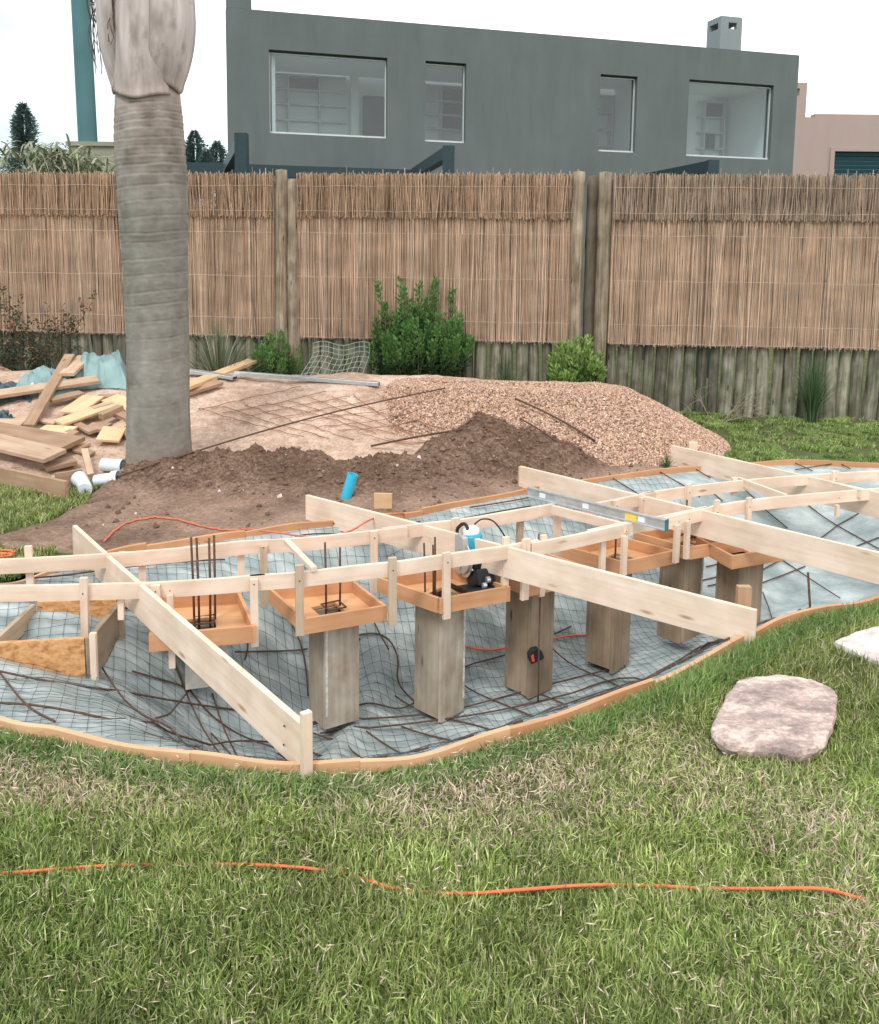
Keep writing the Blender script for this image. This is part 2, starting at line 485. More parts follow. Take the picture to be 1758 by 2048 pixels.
def h_gravel2(x, y):
    d = np.hypot(np.asarray(x) + 4.35, (np.asarray(y) - 8.1) * 1.3)
    t = np.clip(1 - d / 0.9, 0, 1)
    return 0.62 * t ** 0.8 + 0.02 * fbm(np.asarray(x) * 3, np.asarray(y) * 3, 3) - 0.05 * (t <= 0)
def h_soil(x, y):
    x = np.asarray(x, float); y = np.asarray(y, float)
    d1 = np.hypot(np.clip(np.abs(x + 1.02) - 0.62, 0, 9) / 1.15, (y - 6.03) / 0.8)
    s1 = 0.155 * np.clip(1 - d1 / 0.86, 0, 1) ** 1.1
    d2 = np.hypot((x - 0.43) / 1.0, (y - 6.46) / 0.74)
    s2 = 0.335 * np.clip(1 - d2 / 0.86, 0, 1) ** .9
    mnd = np.maximum(s1, s2)
    l1 = fbm(x * 3.4, y * 3.4, 5, 2.1, 0.55)
    lump = np.abs(fbm(x * 7 + 3, y * 7, 3)) * 0.07
    z = 0.022 + mnd + (l1 * 0.11 + lump) * np.clip(mnd * 7 + 0.13, 0, 1) + 0.008 * fbm(x * 14, y * 14, 3)
    # edge of the bare strip
    e = 0.18 * fbm(x * 2.3, y * 2.3, 3)
    far = 6.35 + 0.25 * sstep(-0.4, 0.4, x) - 0.35 * sstep(0.9, 1.9, x) + e * 0.5
    left = -2.22 - 0.25 * sstep(5.3, 4.6, y) + e
    far2 = 6.3 + 0.75 * sstep(-0.3, 0.3, x) + 0.05 * sstep(0.9, 1.7, x)
    edge = np.minimum(np.minimum(far2 + e * 0.4 - y, x - left), (2.05 + e) - x)
    edge = np.minimum(edge, y - 4.45)
    return np.where(edge > 0, z, -0.1) - 0.03 * (1 - sstep(0, 0.12, edge))
def h_all(x, y):
    return np.maximum.reduce([h_sand(x, y), h_gravel(x, y), h_soil(x, y), h_gravel2(x, y), 0 * np.asarray(x, float)])

# ---------------------------------------------------------------- ground: one sheet round the pond out to the horizon
def build_ground():
    th = RIM - PC
    rings = [0.0, .02, .06, .12, .2, .3, .45, .65, .9, 1.3, 1.8, 2.5, 3.5, 5, 8, 14, 25, 50, 100, 250, 700]
    out = [RIM.copy()]
    nrm = th / np.linalg.norm(th, axis=1)[:, None]
    X = np.stack([RIM[:, 0] + nrm[:, 0] * r for r in rings] , 0); Y = np.stack([RIM[:, 1] + nrm[:, 1] * r for r in rings], 0)
    X = np.concatenate([X, X[:, :1]], 1); Y = np.concatenate([Y, Y[:, :1]], 1)
    Z = h_lawn(X, Y); Z[0] = 0
    mb = MB(); mb.grid(X, Y, Z)
    m, nt, b = mat_new('lawn_earth', 0.95, 0.1)
    v = coords(nt, 'World')
    f = noise(nt, v, 3.0, 6); f2 = noise(nt, v, 40, 3)
    r = ramp(nt, [(0.35, (.060, .085, .03)), (0.55, (.11, .12, .055)), (0.7, (.19, .17, .10))])
    nt.links.new(mix(nt, f, f2, 0.4), r.inputs[0]); nt.links.new(r.outputs[0], b.inputs['Base Color'])
    bump(nt, b, f2, 0.6, 0.02)
    o = mb.build('ground', m, smooth=True)
    tag(o, 'flat garden ground under the lawn, reaching out past the fence', kind='structure')
build_ground()

def build_liner():
    n = 70; k = 3
    rr = np.array([(RIM[i // k] * (1 - (i % k) / k) + RIM[(i // k + 1) % len(RIM)] * ((i % k) / k)) for i in range(len(RIM) * k)])
    s = np.linspace(1, 0, n)
    X = PC[0] + (rr[None, :, 0] - PC[0]) * s[:, None]; Y = PC[1] + (rr[None, :, 1] - PC[1]) * s[:, None]
    d = rim_dist(X, Y); d[0] = 0
    Z = h_liner(X, Y, d)
    X = np.concatenate([X, X[:, :1]], 1); Y = np.concatenate([Y, Y[:, :1]], 1); Z = np.concatenate([Z, Z[:, :1]], 1)
    mb = MB(); mb.grid(X, Y, Z)
    m, nt, b = mat_new('pond_liner', 0.33, 0.45)
    v = coords(nt, 'World', (1.5, 4.0, 1.0))
    f = noise(nt, v, 2.5, 6, 0.6)
    f3 = noise(nt, coords(nt, 'World', (4, 16, 4)), 2.0, 4)
    r = ramp(nt, [(0.34, (.24, .30, .305)), (0.5, (.37, .43, .435)), (0.66, (.54, .595, .60))])
    nt.links.new(f, r.inputs[0])
    f4 = noise(nt, coords(nt, 'World'), 1.7, 5)
    r4 = ramp(nt, [(0.42, (.80, .80, .78)), (0.6, (1, 1, 1))]); nt.links.new(f4, r4.inputs[0])
    nt.links.new(mix(nt, r.outputs[0], r4.outputs[0], .8, 'MULTIPLY'), b.inputs['Base Color'])
    bump(nt, b, mix(nt, f, f3, 0.5), 0.9, 0.025)
    o = mb.build('pond_liner', m, smooth=True)
    tag(o, 'pale blue grey plastic liner sheet wrinkled across the dug out pond basin', kind='structure')
build_liner()

# ---------------------------------------------------------------- heaps
def heap(name, hf, x0, x1, y0, y1, step, mat, label, floor=-0.02, extra=None):
    xs = np.arange(x0, x1, step); ys = np.arange(y0, y1, step)
    X, Y = np.meshgrid(xs, ys, indexing='ij')
    Z = hf(X, Y)
    if extra is not None: Z = Z + extra(X, Y)
    keep = Z > floor
    Z = np.maximum(Z, floor - 0.02)
    mb = MB(); mb.grid(X, Y, Z, keep=keep)
    o = mb.build(name, mat, smooth=True)
    return tag(o, label, kind='stuff')
m, nt, b = mat_new('building_sand', 0.95, 0.1)
v = coords(nt, 'World')
f = noise(nt, v, 2.2, 6, 0.65); f2 = noise(nt, v, 55, 3, 0.7); f3 = noise(nt, v, 11, 5, 0.7)
r = ramp(nt, [(0.38, (.40, .27, .20)), (0.50, (.58, .42, .325)), (0.62, (.76, .60, .49))])
nt.links.new(mix(nt, f, f3, 0.5), r.inputs[0])
r2 = ramp(nt, [(0.32, (.74, .70, .68)), (0.6, (1.06, 1.06, 1.06))]); nt.links.new(f2, r2.inputs[0])
nt.links.new(mix(nt, r.outputs[0], r2.outputs[0], 1.0, 'MULTIPLY'), b.inputs['Base Color'])
bump(nt, b, mix(nt, f2, f3, 0.6), 0.8, 0.03)
M['sand'] = m
m, nt, b = mat_new('dug_soil', 0.97, 0.1)
f = noise(nt, v := coords(nt, 'World'), 2.0, 6, 0.6); f2 = noise(nt, v, 38, 5, 0.75)
r = ramp(nt, [(0.38, (.105, .064, .045)), (0.5, (.185, .118, .083)), (0.64, (.34, .235, .175))])
nt.links.new(mix(nt, f, f2, 0.55), r.inputs[0])
# trodden dry strip near the pond is paler
sx = N(nt, 'ShaderNodeSeparateXYZ'); nt.links.new(v, sx.inputs[0])
mr = N(nt, 'ShaderNodeMapRange'); mr.inputs[1].default_value = 0.024; mr.inputs[2].default_value = 0.085
mr.inputs[3].default_value = 0.72; mr.inputs[4].default_value = 0.0
nt.links.new(sx.outputs[2], mr.inputs[0])
rf = ramp(nt, [(.38, (.35, .35, .35)), (.6, (1, 1, 1))]); nt.links.new(f, rf.inputs[0])
c = mix(nt, r.outputs[0], (.52, .36, .275), mix(nt, mr.outputs[0], rf.outputs[0], 1.0, 'MULTIPLY'))
r3 = ramp(nt, [(0.3, (.75, .72, .7)), (0.65, (1.1, 1.1, 1.1))]); nt.links.new(f2, r3.inputs[0])
nt.links.new(mix(nt, c, r3.outputs[0], 1.0, 'MULTIPLY'), b.inputs['Base Color'])
bump(nt, b, f2, 0.9, 0.03)
M['soil'] = m
heap('sand_heap', h_sand, -6.2, 1.5, 5.5, 8.95, 0.028, M['sand'], 'low heap of pinkish beige building sand spread in front of the reed fence')
heap('soil_heap', h_soil, -3.0, 2.4, 4.4, 7.2, 0.016, M['soil'], 'dug brown earth, trodden flat beside the pond and lumpy in two mounds behind',
     extra=lambda X, Y: np.where(rim_dist(X, Y) > -0.01, -0.3, 0.0))
M['gravelbed'] = m_plain('gravel_bed', (.30, .18, .12), .95, var=.45, scale=60, bmp=.6)
def gravel(name, hf, x0, x1, y0, y1, n, label):
    xs = np.arange(x0, x1, 0.05); ys = np.arange(y0, y1, 0.05)
    X, Y = np.meshgrid(xs, ys, indexing='ij'); Z = hf(X, Y)
    mb = MB(); mb.grid(X, Y, np.maximum(Z, -0.04) - 0.008, keep=Z > -0.02, tint=np.tile((.30, .19, .13), (X.size, 1)))
    px = RNG.uniform(x0, x1, n * 3); py = RNG.uniform(y0, y1, n * 3)
    pz = hf(px, py); k = (pz > 0.0) & (py < 8.7); px, py, pz = px[k][:n], py[k][:n], pz[k][:n]
    n = len(px)
    oc = np.array([(1, 0, 0), (-1, 0, 0), (0, 1, 0), (0, -1, 0), (0, 0, 1), (0, 0, -1)], float)
    fc = np.array([(0, 2, 4), (2, 1, 4), (1, 3, 4), (3, 0, 4), (2, 0, 5), (1, 2, 5), (3, 1, 5), (0, 3, 5)])
    sc = RNG.uniform(0.0045, 0.0125, (n, 1, 1)) * RNG.uniform(0.6, 1.3, (n, 1, 3))
    a = RNG.uniform(0, 6.28, (n, 3))
    ca, sa = np.cos(a), np.sin(a)
    vs = oc[None] * sc + RNG.normal(0, 0.0018, (n, 6, 3))
    x_, y_ = vs[:, :, 0].copy(), vs[:, :, 1].copy()
    vs[:, :, 0] = x_ * ca[:, :1] - y_ * sa[:, :1]; vs[:, :, 1] = x_ * sa[:, :1] + y_ * ca[:, :1]
    y_, z_ = vs[:, :, 1].copy(), vs[:, :, 2].copy()
    vs[:, :, 1] = y_ * ca[:, 1:2] - z_ * sa[:, 1:2]; vs[:, :, 2] = y_ * sa[:, 1:2] + z_ * ca[:, 1:2]
    vs += np.stack([px, py, pz + 0.002], -1)[:, None, :]
    base = np.array([(.50, .32, .225), (.62, .44, .33), (.36, .215, .145), (.54, .39, .31), (.74, .58, .47), (.24, .14, .095)])
    t = base[RNG.choice(6, n, p=[.3, .22, .2, .14, .06, .08])] * RNG.uniform(.8, 1.15, (n, 1))
    tr = (fc[None] + (np.arange(n) * 6)[:, None, None]).reshape(-1, 3)
    mb.add(vs.reshape(-1, 3), None, tr, tint=np.repeat(t, 6, 0))
    o = mb.build(name, M['pebble'])
    return tag(o, label, kind='stuff')
M['pebble'] = m_tint('pebble', .85, .2)
gravel('gravel_heap', h_gravel, -1.6, 2.85, 6.1, 8.8, 98000, 'long heap of small reddish brown pebbles in front of the reed fence')
gravel('gravel_heap', h_gravel2, -5.4, -3.3, 7.3, 8.8, 9000, 'small heap of coarse pinkish gravel at the far left behind the tarpaulin')
# clods and stones lying on the soil
def clods():
    mb = MB()
    n = 7000
    x = RNG.uniform(-2.3, 1.7, n); y = RNG.uniform(4.8, 6.9, n)
    z = h_soil(x, y); d = rim_dist(x, y)
    k = (z > 0.005) & (d < -0.05) & (RNG.random(n) < np.clip((z - 0.02) * 6 + 0.10, 0, 1)); x, y, z = x[k], y[k], z[k]
    oc = np.array([(1, 0, 0), (-1, 0, 0), (0, 1, 0), (0, -1, 0), (0, 0, 1), (0, 0, -1)], float)
    fc = [(0, 2, 4), (2, 1, 4), (1, 3, 4), (3, 0, 4), (2, 0, 5), (1, 2, 5), (3, 1, 5), (0, 3, 5)]
    for i in range(len(x)):
        s = 0.005 + 0.020 * random.random() ** 4
        R = Matrix.Rotation(random.random() * 6, 3, 'Z') @ Matrix.Rotation(random.random() * 6, 3, 'X')
        vs = (oc * s * RNG.uniform(.7, 1.2, (6, 1))) @ np.array(R).T + (x[i], y[i], z[i] + s * 0.2)
        t = random.random()
        c = (.15, .092, .064) if t < .80 else ((.24, .16, .11) if t < .985 else (.60, .50, .44))
        mb.add(vs, None, fc, tint=c)
    tag(mb.build('soil_clods', M['pebble']), 'crumbs and clods of dark earth scattered over the dug soil', kind='stuff')
clods()

# ================================================================ REED FENCE
FZ0, FM = 8.95, -0.096
FD = Vector((1, FM, 0)).normalized()
def FP(x, y, off=0.0):
    """(u, z) on the fence plane seen at a pixel"""
    d = ray(x, y); Y = (FZ0 - off) / (1 - FM * d.x)
    return d.x * Y / FD.x, EYE + d.z * Y
def FW(u, z, off=0.0):
    return Vector((FD.x * u, FZ0 + FD.y * u - off, z))
def make_fence():
    t0 = FP(60, 349)[1]; t1 = FP(1700, 352)[1]; b0 = FP(100, 662)[1]; b1 = FP(1700, 696)[1]
    top = (t0 + t1) / 2; bot = (b0 + b1) / 2; bandz = FP(879, 437)[1]
    fence = thing('reed_fence', 'tall fence of brown dried reed screens held between rough round timber posts', 'fence', FW(0, 0))
    M['reed'] = m_tint('dried_reed', .85, .15, noise_s=3.0, lo=.82, hi=1.12, scale=(1, 1, 1.6))
    M['reedwire'] = m_plain('binding_wire', (.72, .58, .48), .6, var=.2)
    bays = [(-6.6, FP(552, 500)[0]), (FP(598, 500)[0], FP(1148, 500)[0]), (FP(1219, 500)[0], 6.8)]
    seg_b = [-6.6, bays[0][1]]
    for bi, (u0, u1) in enumerate(bays):
        mb = MB()
        def reeds(n, zlo, zhi, off, jt, jb, cols, dark):
            u = np.linspace(u0, u1, n) + RNG.normal(0, 0.003, n)
            ks = 4
            zt = zhi + RNG.normal(0, jt, n); zb = zlo + RNG.normal(0, jb, n)
            tt = np.linspace(0, 1, ks)
            Z = zb[:, None] + (zt - zb)[:, None] * tt
            lean = RNG.normal(0, 0.020, (n, 1)) * (tt - .5) + RNG.normal(0, 0.0022, (n, ks))
            U = np.clip(u[:, None] + lean, u0, u1)
            O = off + RNG.uniform(-0.012, 0.012, (n, 1)) + RNG.normal(0, 0.0015, (n, ks))
            r = RNG.uniform(0.0022, 0.0048, (n, 1))
            cx = FD.x * U; cy = FZ0 + FD.y * U - O
            ring = []
            for a in (0.3, 2.4, 4.5):
                ring.append(np.stack([cx + r * math.cos(a), cy + r * math.sin(a), Z], -1))
            V = np.stack(ring, 2)            # n, ks, 3, 3
            idx = np.arange(n * ks * 3).reshape(n, ks, 3)
            q = np.stack([idx[:, :-1, :], np.roll(idx, -1, 2)[:, :-1, :], np.roll(idx, -1, 2)[:, 1:, :], idx[:, 1:, :]], -1).reshape(-1, 4)
            cols = np.array(cols)
            c = cols[RNG.choice(len(cols), n)] * RNG.uniform(.78, 1.12, (n, 1))
            c = np.where((RNG.random((n, 1)) < dark), c * 0.35, c)
            mb.add(V.reshape(-1, 3), q, tint=np.repeat(c, ks * 3, 0))
        L = u1 - u0
        greyer = (bi == 2)
        main = [(.64, .46, .33), (.72, .54, .40), (.54, .375, .26), (.80, .63, .49), (.62, .48, .37)]
        band = [(.54, .41, .31), (.64, .50, .38), (.40, .29, .21), (.50, .41, .32)] if greyer else [(.60, .42, .29), (.70, .50, .36), (.44, .30, .20), (.54, .40, .29)]
        reeds(int(L / 0.0052), bot, bandz + 0.08, 0.07, 0.01, 0.008, main, .05)
        reeds(int(L / 0.0052), bot, bandz + 0.06, 0.085, 0.01, 0.012, main, .03)
        reeds(int(L / 0.0050), bot, top - .03, 0.05, 0.01, 0.010, main, .12)
        reeds(int(L / 0.0050), bot, top - .03, 0.035, 0.01, 0.010, main, .12)
        reeds(int(L / 0.0058), bandz, top, 0.115, 0.012, 0.012, band, .14)
        reeds(int(L / 0.0060), bandz, top, 0.10, 0.010, 0.005, band, .3)
        ns = int(L * 14)
        reeds(ns, bandz - 0.1, top + 0.03, 0.10, 0.02, 0.05, band, .1)
        mb.build('reed_screen', M['reed'], fence)
        mw = MB()
        for zz in (top - 0.12, bandz + 0.06, FP(879, 468)[1], FP(879, 556)[1], FP(879, 640)[1], bot + 0.012):
            pts = [FW(u0 + L * k / 30, zz + random.uniform(-.006, .006), 0.128) for k in range(31)]
            mw.tube(pts, 0.0012, 4)
        mw.build('binding_wire', M['reedwire'], fence)
        mrail = MB()
        mrail.beam(FW(u0 - .1, top - .1, -.02), FW(u1 + .1, top - .1, -.02), .05, .07)
        mrail.beam(FW(u0 - .1, bot + .2, -.02), FW(u1 + .1, bot + .2, -.02), .05, .07)
        mrail.build('rail', M['log'], fence)
    for (x, yt, w, off, dk) in ((560, 340, 24, .10, 0), (585, 360, 30, .04, 0), (1157, 344, 24, .10, 0), (1186, 353, 24, .0, 1), (1210, 345, 26, .10, 0)):
        u, zt = FP(x, yt, off); r = w / 2 / FPX * FZ0
        mb = MB()
        log_pole(mb, FW(u, -0.1, off), FW(u + .01, zt, off), r * 1.03)
        mb.build('post', M['logd'] if dk else M['log'], fence, smooth=True)
def log_pole(mb, p0, p1, r, n=12, k=22):
    p0 = Vector(p0); p1 = Vector(p1); s = random.random() * 50
    L = (p1 - p0).length
    vs = []; g = []
    for i in range(k):
        t = i / (k - 1); c = p0.lerp(p1, t) + Vector((math.sin(t * 5 + s), math.cos(t * 4 + s), 0)) * r * 0.07
        for j in range(n):
            a = 2 * PI * j / n
            rr = r * (1 - 0.06 * t) * (1 + 0.09 * float(fbm(np.array(a * 1.2 + s), np.array(t * L * 6 + s), 2)))
            vs.append((c.x + math.cos(a) * rr, c.y + math.sin(a) * rr, c.z)); g.append((t * L, math.cos(a) * r, math.sin(a) * r))
    q = [(i * n + j, i * n + (j + 1) % n, (i + 1) * n + (j + 1) % n, (i + 1) * n + j) for i in range(k - 1) for j in range(n)]
    vs.append(tuple(p1 + Vector((0, 0, r * .15)))); g.append((L, 0, 0)); c = len(vs) - 1
    t3 = [(c, (k - 1) * n + j, (k - 1) * n + (j + 1) % n) for j in range(n)]
    mb.add(vs, q, t3, grain=g)
M['log'] = m_wood('weathered_log', (.42, .35, .26), (.17, .13, .09), (.05, .035, .02), stain=(.60, .57, .52), lo=.85, hi=1.15, streak=.95)
M['logd'] = m_wood('dark_weathered_log', (.22, .18, .13), (.11, .088, .06), (.04, .03, .02), stain=(.6, .6, .55), lo=.8, hi=1.1)
M['logg'] = m_wood('mossy_log', (.30, .285, .22), (.115, .11, .08), (.035, .032, .025), stain=(.50, .50, .45), lo=.55, hi=1.6, streak=.9)
make_fence()
def make_palisade():
    bot = FP(879, 679)[1]
    t = thing('log_palisade', 'low row of upright grey green round logs under the reed screens', 'palisade', FW(0, 0, .02))
    u = -6.0; k = 0
    while u < 6.2 and k < 99:
        w = random.uniform(.105, .142)
        mb = MB()
        lean = random.gauss(0, .012)
        log_pole(mb, FW(u + w / 2, -.1, -.02 + random.uniform(-.02, .02)), FW(u + w / 2 + lean, bot + random.uniform(-.02, .10), -.02), w / 2 * .97, n=10, k=14)
        mb.build('log', M['logg'], t, smooth=True)
        u += w + random.choice([.002, .006, .010]); k += 1
make_palisade()

# ================================================================ GREY HOUSE
HZ, HM = 16.0, 0.28
HD = Vector((1, HM, 0)).normalized(); HN = Vector((-HD.y, HD.x, 0))      # along the front, and into the house
def HP(x, y):
    d = ray(x, y); Y = HZ / (1 - HM * d.x)
    return d.x * Y / HD.x, EYE + d.z * Y
def HW(u, z, b=0.0):
    return Vector((HD.x * u, HZ + HD.y * u, z)) + HN * b
def hbox(mb, u0, u1, z0, z1, b0, b1, tint=None):
    R = Matrix((HD, HN, Vector((0, 0, 1)))).transposed()
    return mb.box(HW((u0 + u1) / 2, (z0 + z1) / 2, (b0 + b1) / 2), (u1 - u0, b1 - b0, z1 - z0), R, tint)
def m_render(name, c, var=.08):
    m, nt, b = mat_new(name, .9, .15)
    v = coords(nt, 'World')
    f = noise(nt, v, 0.9, 5); f2 = noise(nt, coords(nt, 'World', (3, 3, .6)), 1.4, 4)
    r = ramp(nt, [(0.3, tuple(x * (1 - var) for x in c)), (0.7, tuple(x * (1 + var) for x in c))])
    nt.links.new(mix(nt, f, f2, .5), r.inputs[0]); nt.links.new(r.outputs[0], b.inputs['Base Color'])
    bump(nt, b, noise(nt, v, 35, 4), .25, .01)
    return m
M['housegrey'] = m_render('grey_render', (.132, .152, .153), .13)
M['housepink'] = m_render('pinkish_render', (.40, .31, .28), .05)
M['roomwall'] = m_plain('white_room_wall', (.82, .87, .86), .9, var=.03, scale=2)
M['shelf'] = m_plain('grey_shelf', (.60, .65, .65), .7, var=.05)
M['dark_panel'] = m_plain('dark_door_and_bay', (.10, .13, .13), .8, var=.1)
M['seal'] = m_plain('white_sealant', (.58, .61, .60), .6, var=.06)
m, nt, b = mat_new('window_glass', .03, .5)
tr = N(nt, 'ShaderNodeBsdfTransparent'); tr.inputs[0].default_value = (.90, .95, .95, 1)
gl = N(nt, 'ShaderNodeBsdfGlossy'); gl.inputs['Roughness'].default_value = .02
mx = N(nt, 'ShaderNodeMixShader'); mx.inputs[0].default_value = .05
nt.links.new(tr.outputs[0], mx.inputs[1]); nt.links.new(gl.outputs[0], mx.inputs[2])
nt.links.new(mx.outputs[0], nt.nodes['Material Output'].inputs['Surface'])
M['glass'] = m
def make_house():
    house = thing('grey_house', 'flat roofed dark grey rendered house with unfinished windows behind the fence', 'house', HW(0, 0))
    ul = HP(455, 200)[0]; ur = HP(1592, 230)[0]
    zt = (HP(470, 18)[1] + HP(1590, 108)[1]) / 2
    wins = []
    for q in (((536, 97), (773, 117), (776, 277), (541, 266)), ((850, 121), (931, 127), (932, 287), (851, 282)),
              ((1200, 148), (1274, 153), (1271, 306), (1198, 302)), ((1378, 159), (1548, 170), (1540, 319), (1373, 312))):
        c = [HP(*p) for p in q]
        wins.append(((c[0][0] + c[3][0]) / 2, (c[1][0] + c[2][0]) / 2, (c[2][1] + c[3][1]) / 2, (c[0][1] + c[1][1]) / 2))
    T = 0.24
    mb = MB()
    us = [ul]
    for (a, b_, z0, z1) in wins:
        hbox(mb, us[-1], a, 0, zt, 0, T)
        hbox(mb, a, b_, 0, z0, 0, T); hbox(mb, a, b_, z1, zt, 0, T)
        us.append(b_)
    hbox(mb, us[-1], ur, 0, zt, 0, T)
    D = 6.5
    # side and rear walls (the left side runs straight away from the viewer)
    sk = 1.35
    for (ua, ub) in ((ul, ul + sk), (ur - T, ur - T)):
        p = [HW(ua, 0, T), HW(ua + T, 0, T), HW(ub + T, 0, D), HW(ub, 0, D)]
        vs = [(*v.xy, z) for z in (0, zt) for v in p]
        mb.add(vs, [(0, 3, 2, 1), (4, 5, 6, 7), (0, 1, 5, 4), (1, 2, 6, 5), (2, 3, 7, 6), (3, 0, 4, 7)])
    hbox(mb, ul + sk, ur, 0, zt, D, D + T)
    mb.build('wall', M['housegrey'], house)
    mr = MB()
    mc = MB()
    cu0, cu1 = HP(456, 5)[0], HP(503, 5)[0]
    hbox(mc, cu0, cu1, zt + .002, zt + 1.4, .0, .9)
    mc.build('chimney', M['housegrey'], house)
    # slim chimney with flue openings, standing back from the front wall
    mc = MB()
    b0 = 1.5
    def back(x, y, bb):
        d = ray(x, y); k = HZ + HN.y * bb - HM * HN.x * bb
        Y = k / (1 - HM * d.x); return (d.x * Y - HN.x * bb) / HD.x, EYE + d.z * Y
    a0 = back(1441, 60, b0)[0]; a1 = back(1484, 60, b0)[0]; ztop = back(1462, 33, b0)[1]
    w = a1 - a0
    hbox(mc, a0, a1, zt - .35, ztop - .25, b0, b0 + w)
    hbox(mc, a0, a1, ztop - .12, ztop, b0, b0 + w)
    for (x0, x1, y0, y1) in ((a0, a0 + .19, b0, b0 + .1), (a1 - .13, a1, b0, b0 + .1), (a0, a0 + .25, b0 + w - .1, b0 + w), (a1 - .13, a1, b0 + w - .1, b0 + w)):
        hbox(mc, x0, x1, ztop - .25, ztop - .12, y0, y1)
    mc.build('chimney', M['housepale'], house)
    # rooms
    mi = MB(); ms = MB(); md = MB()
    zf = wins[0][2] - .9; zc = zt - .55
    rooms = ((ul + .75, wins[1][1] + 1.2, 2.3), (wins[2][0] - .35, wins[2][0] + 1.22, 1.9), (wins[3][0] - .5, ur - T - .05, 1.9))
    for (x0, x1, dp) in rooms:
        hbox(mi, x0, x1, zf, zt - .43, dp, dp + .07)          # rear wall of the room
        hbox(mi, x0, x1, zf - .1, zf, T + .01, dp)             # floor
        hbox(mi, x0 + .06, x1 - .06, zc, zc + .08, T + .01, dp - .12)   # ceiling, stopped short at a roof slot added to brighten the room
        for xx in (x0, x1 - .06): hbox(mi, xx, xx + .06, zf, zt - .43, T + .01, dp)
        hbox(mr, x0, x1, zt - .42, zt - .3, T, dp - .10)  # roof stops short as well, leaving the added light slot open
    hbox(mr, ul + .5, ur - T - .002, zt - .42, zt - .3, 2.42, D)
    mr.build('roof', M['housegrey'], house)
    W1 = wins[0][1] - wins[0][0]
    def wu(px): return wins[0][0] + (px - 541) / 235 * W1 * 1.13 + .22
    hbox(mi, wu(697), wu(712), zf, zc - .002, 2.0, 2.29)
    mi.build('room', M['roomwall'], house)
    def grid_shelf(x0, x1, cols, zs, dp, dd=.16):
        for z in zs: hbox(ms, x0, x1, z - .014, z + .014, dp - dd, dp - .002)
        for x in cols: hbox(ms, x - .014, x + .014, zf, zs[0] + .014, dp - dd - .004, dp - .002)
    zw0, zw1 = wins[0][2], wins[0][3]; hh = zw1 - zw0
    grid_shelf(wu(545), wu(690), (wu(574), wu(636)), [zw0 + hh * q for q in (1.02, .82, .62, .40)], 2.3)
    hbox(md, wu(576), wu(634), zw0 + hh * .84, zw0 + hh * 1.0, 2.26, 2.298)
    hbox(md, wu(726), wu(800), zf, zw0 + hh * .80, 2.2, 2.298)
    hbox(mi, 0, .01, -1, -.99, 3, 3.01) if False else None
    W2 = wins[1]; o2 = .62
    grid_shelf(W2[0] + .2, W2[1] + 1.0, (W2[0] + o2 + .28, W2[1] + o2 + .25), [zw0 + hh * q for q in (1.0, .78, .58, .38)], 2.3)
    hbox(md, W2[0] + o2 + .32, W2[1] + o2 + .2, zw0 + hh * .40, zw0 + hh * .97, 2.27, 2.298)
    W3 = wins[2]
    grid_shelf(W3[0] + .5, W3[0] + 1.15, (W3[0] + 1.12,), [zw0 + hh * q for q in (.95, .7, .45, .2)], 1.9, .2)
    W4 = wins[3]; s4 = W4[0] + 1.35
    grid_shelf(s4, s4 + .62, (s4 + .13, s4 + .61), [W4[3] - .05 - .33 * k for k in range(4)], 1.9, .14)
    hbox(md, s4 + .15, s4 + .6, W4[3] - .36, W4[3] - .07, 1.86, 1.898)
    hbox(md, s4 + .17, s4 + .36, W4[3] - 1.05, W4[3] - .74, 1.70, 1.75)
    ms.build('shelf_unit', M['shelf'], house)
    md.build('door_and_bay_panels', M['dark_panel'], house)  # flat dark panels: one door, the others in the shelf bays
    for (a, b_, z0, z1) in wins:
        mf = MB(); e = .022
        hbox(mf, a + .003, b_ - .003, z0 + .002, z0 + .035, .06, .16)
        hbox(mf, a + .003, a + e, z0 + .035, z1 - .05, .09, .13); hbox(mf, b_ - e, b_ - .003, z0 + .035, z1 - .05, .09, .13)
        hbox(mf, a + .003, b_ - .003, z1 - .05, z1 - .03, .09, .13)
        wf = mf.build('window', M['seal'], house)
        mp = MB(); hbox(mp, a + e, b_ - e, z0 + .035, z1 - .05, .105, .111)
        mp.build('pane', M['glass'], wf)
M['housepale'] = m_render('pale_grey_render', (.25, .28, .29), .05)
make_house()
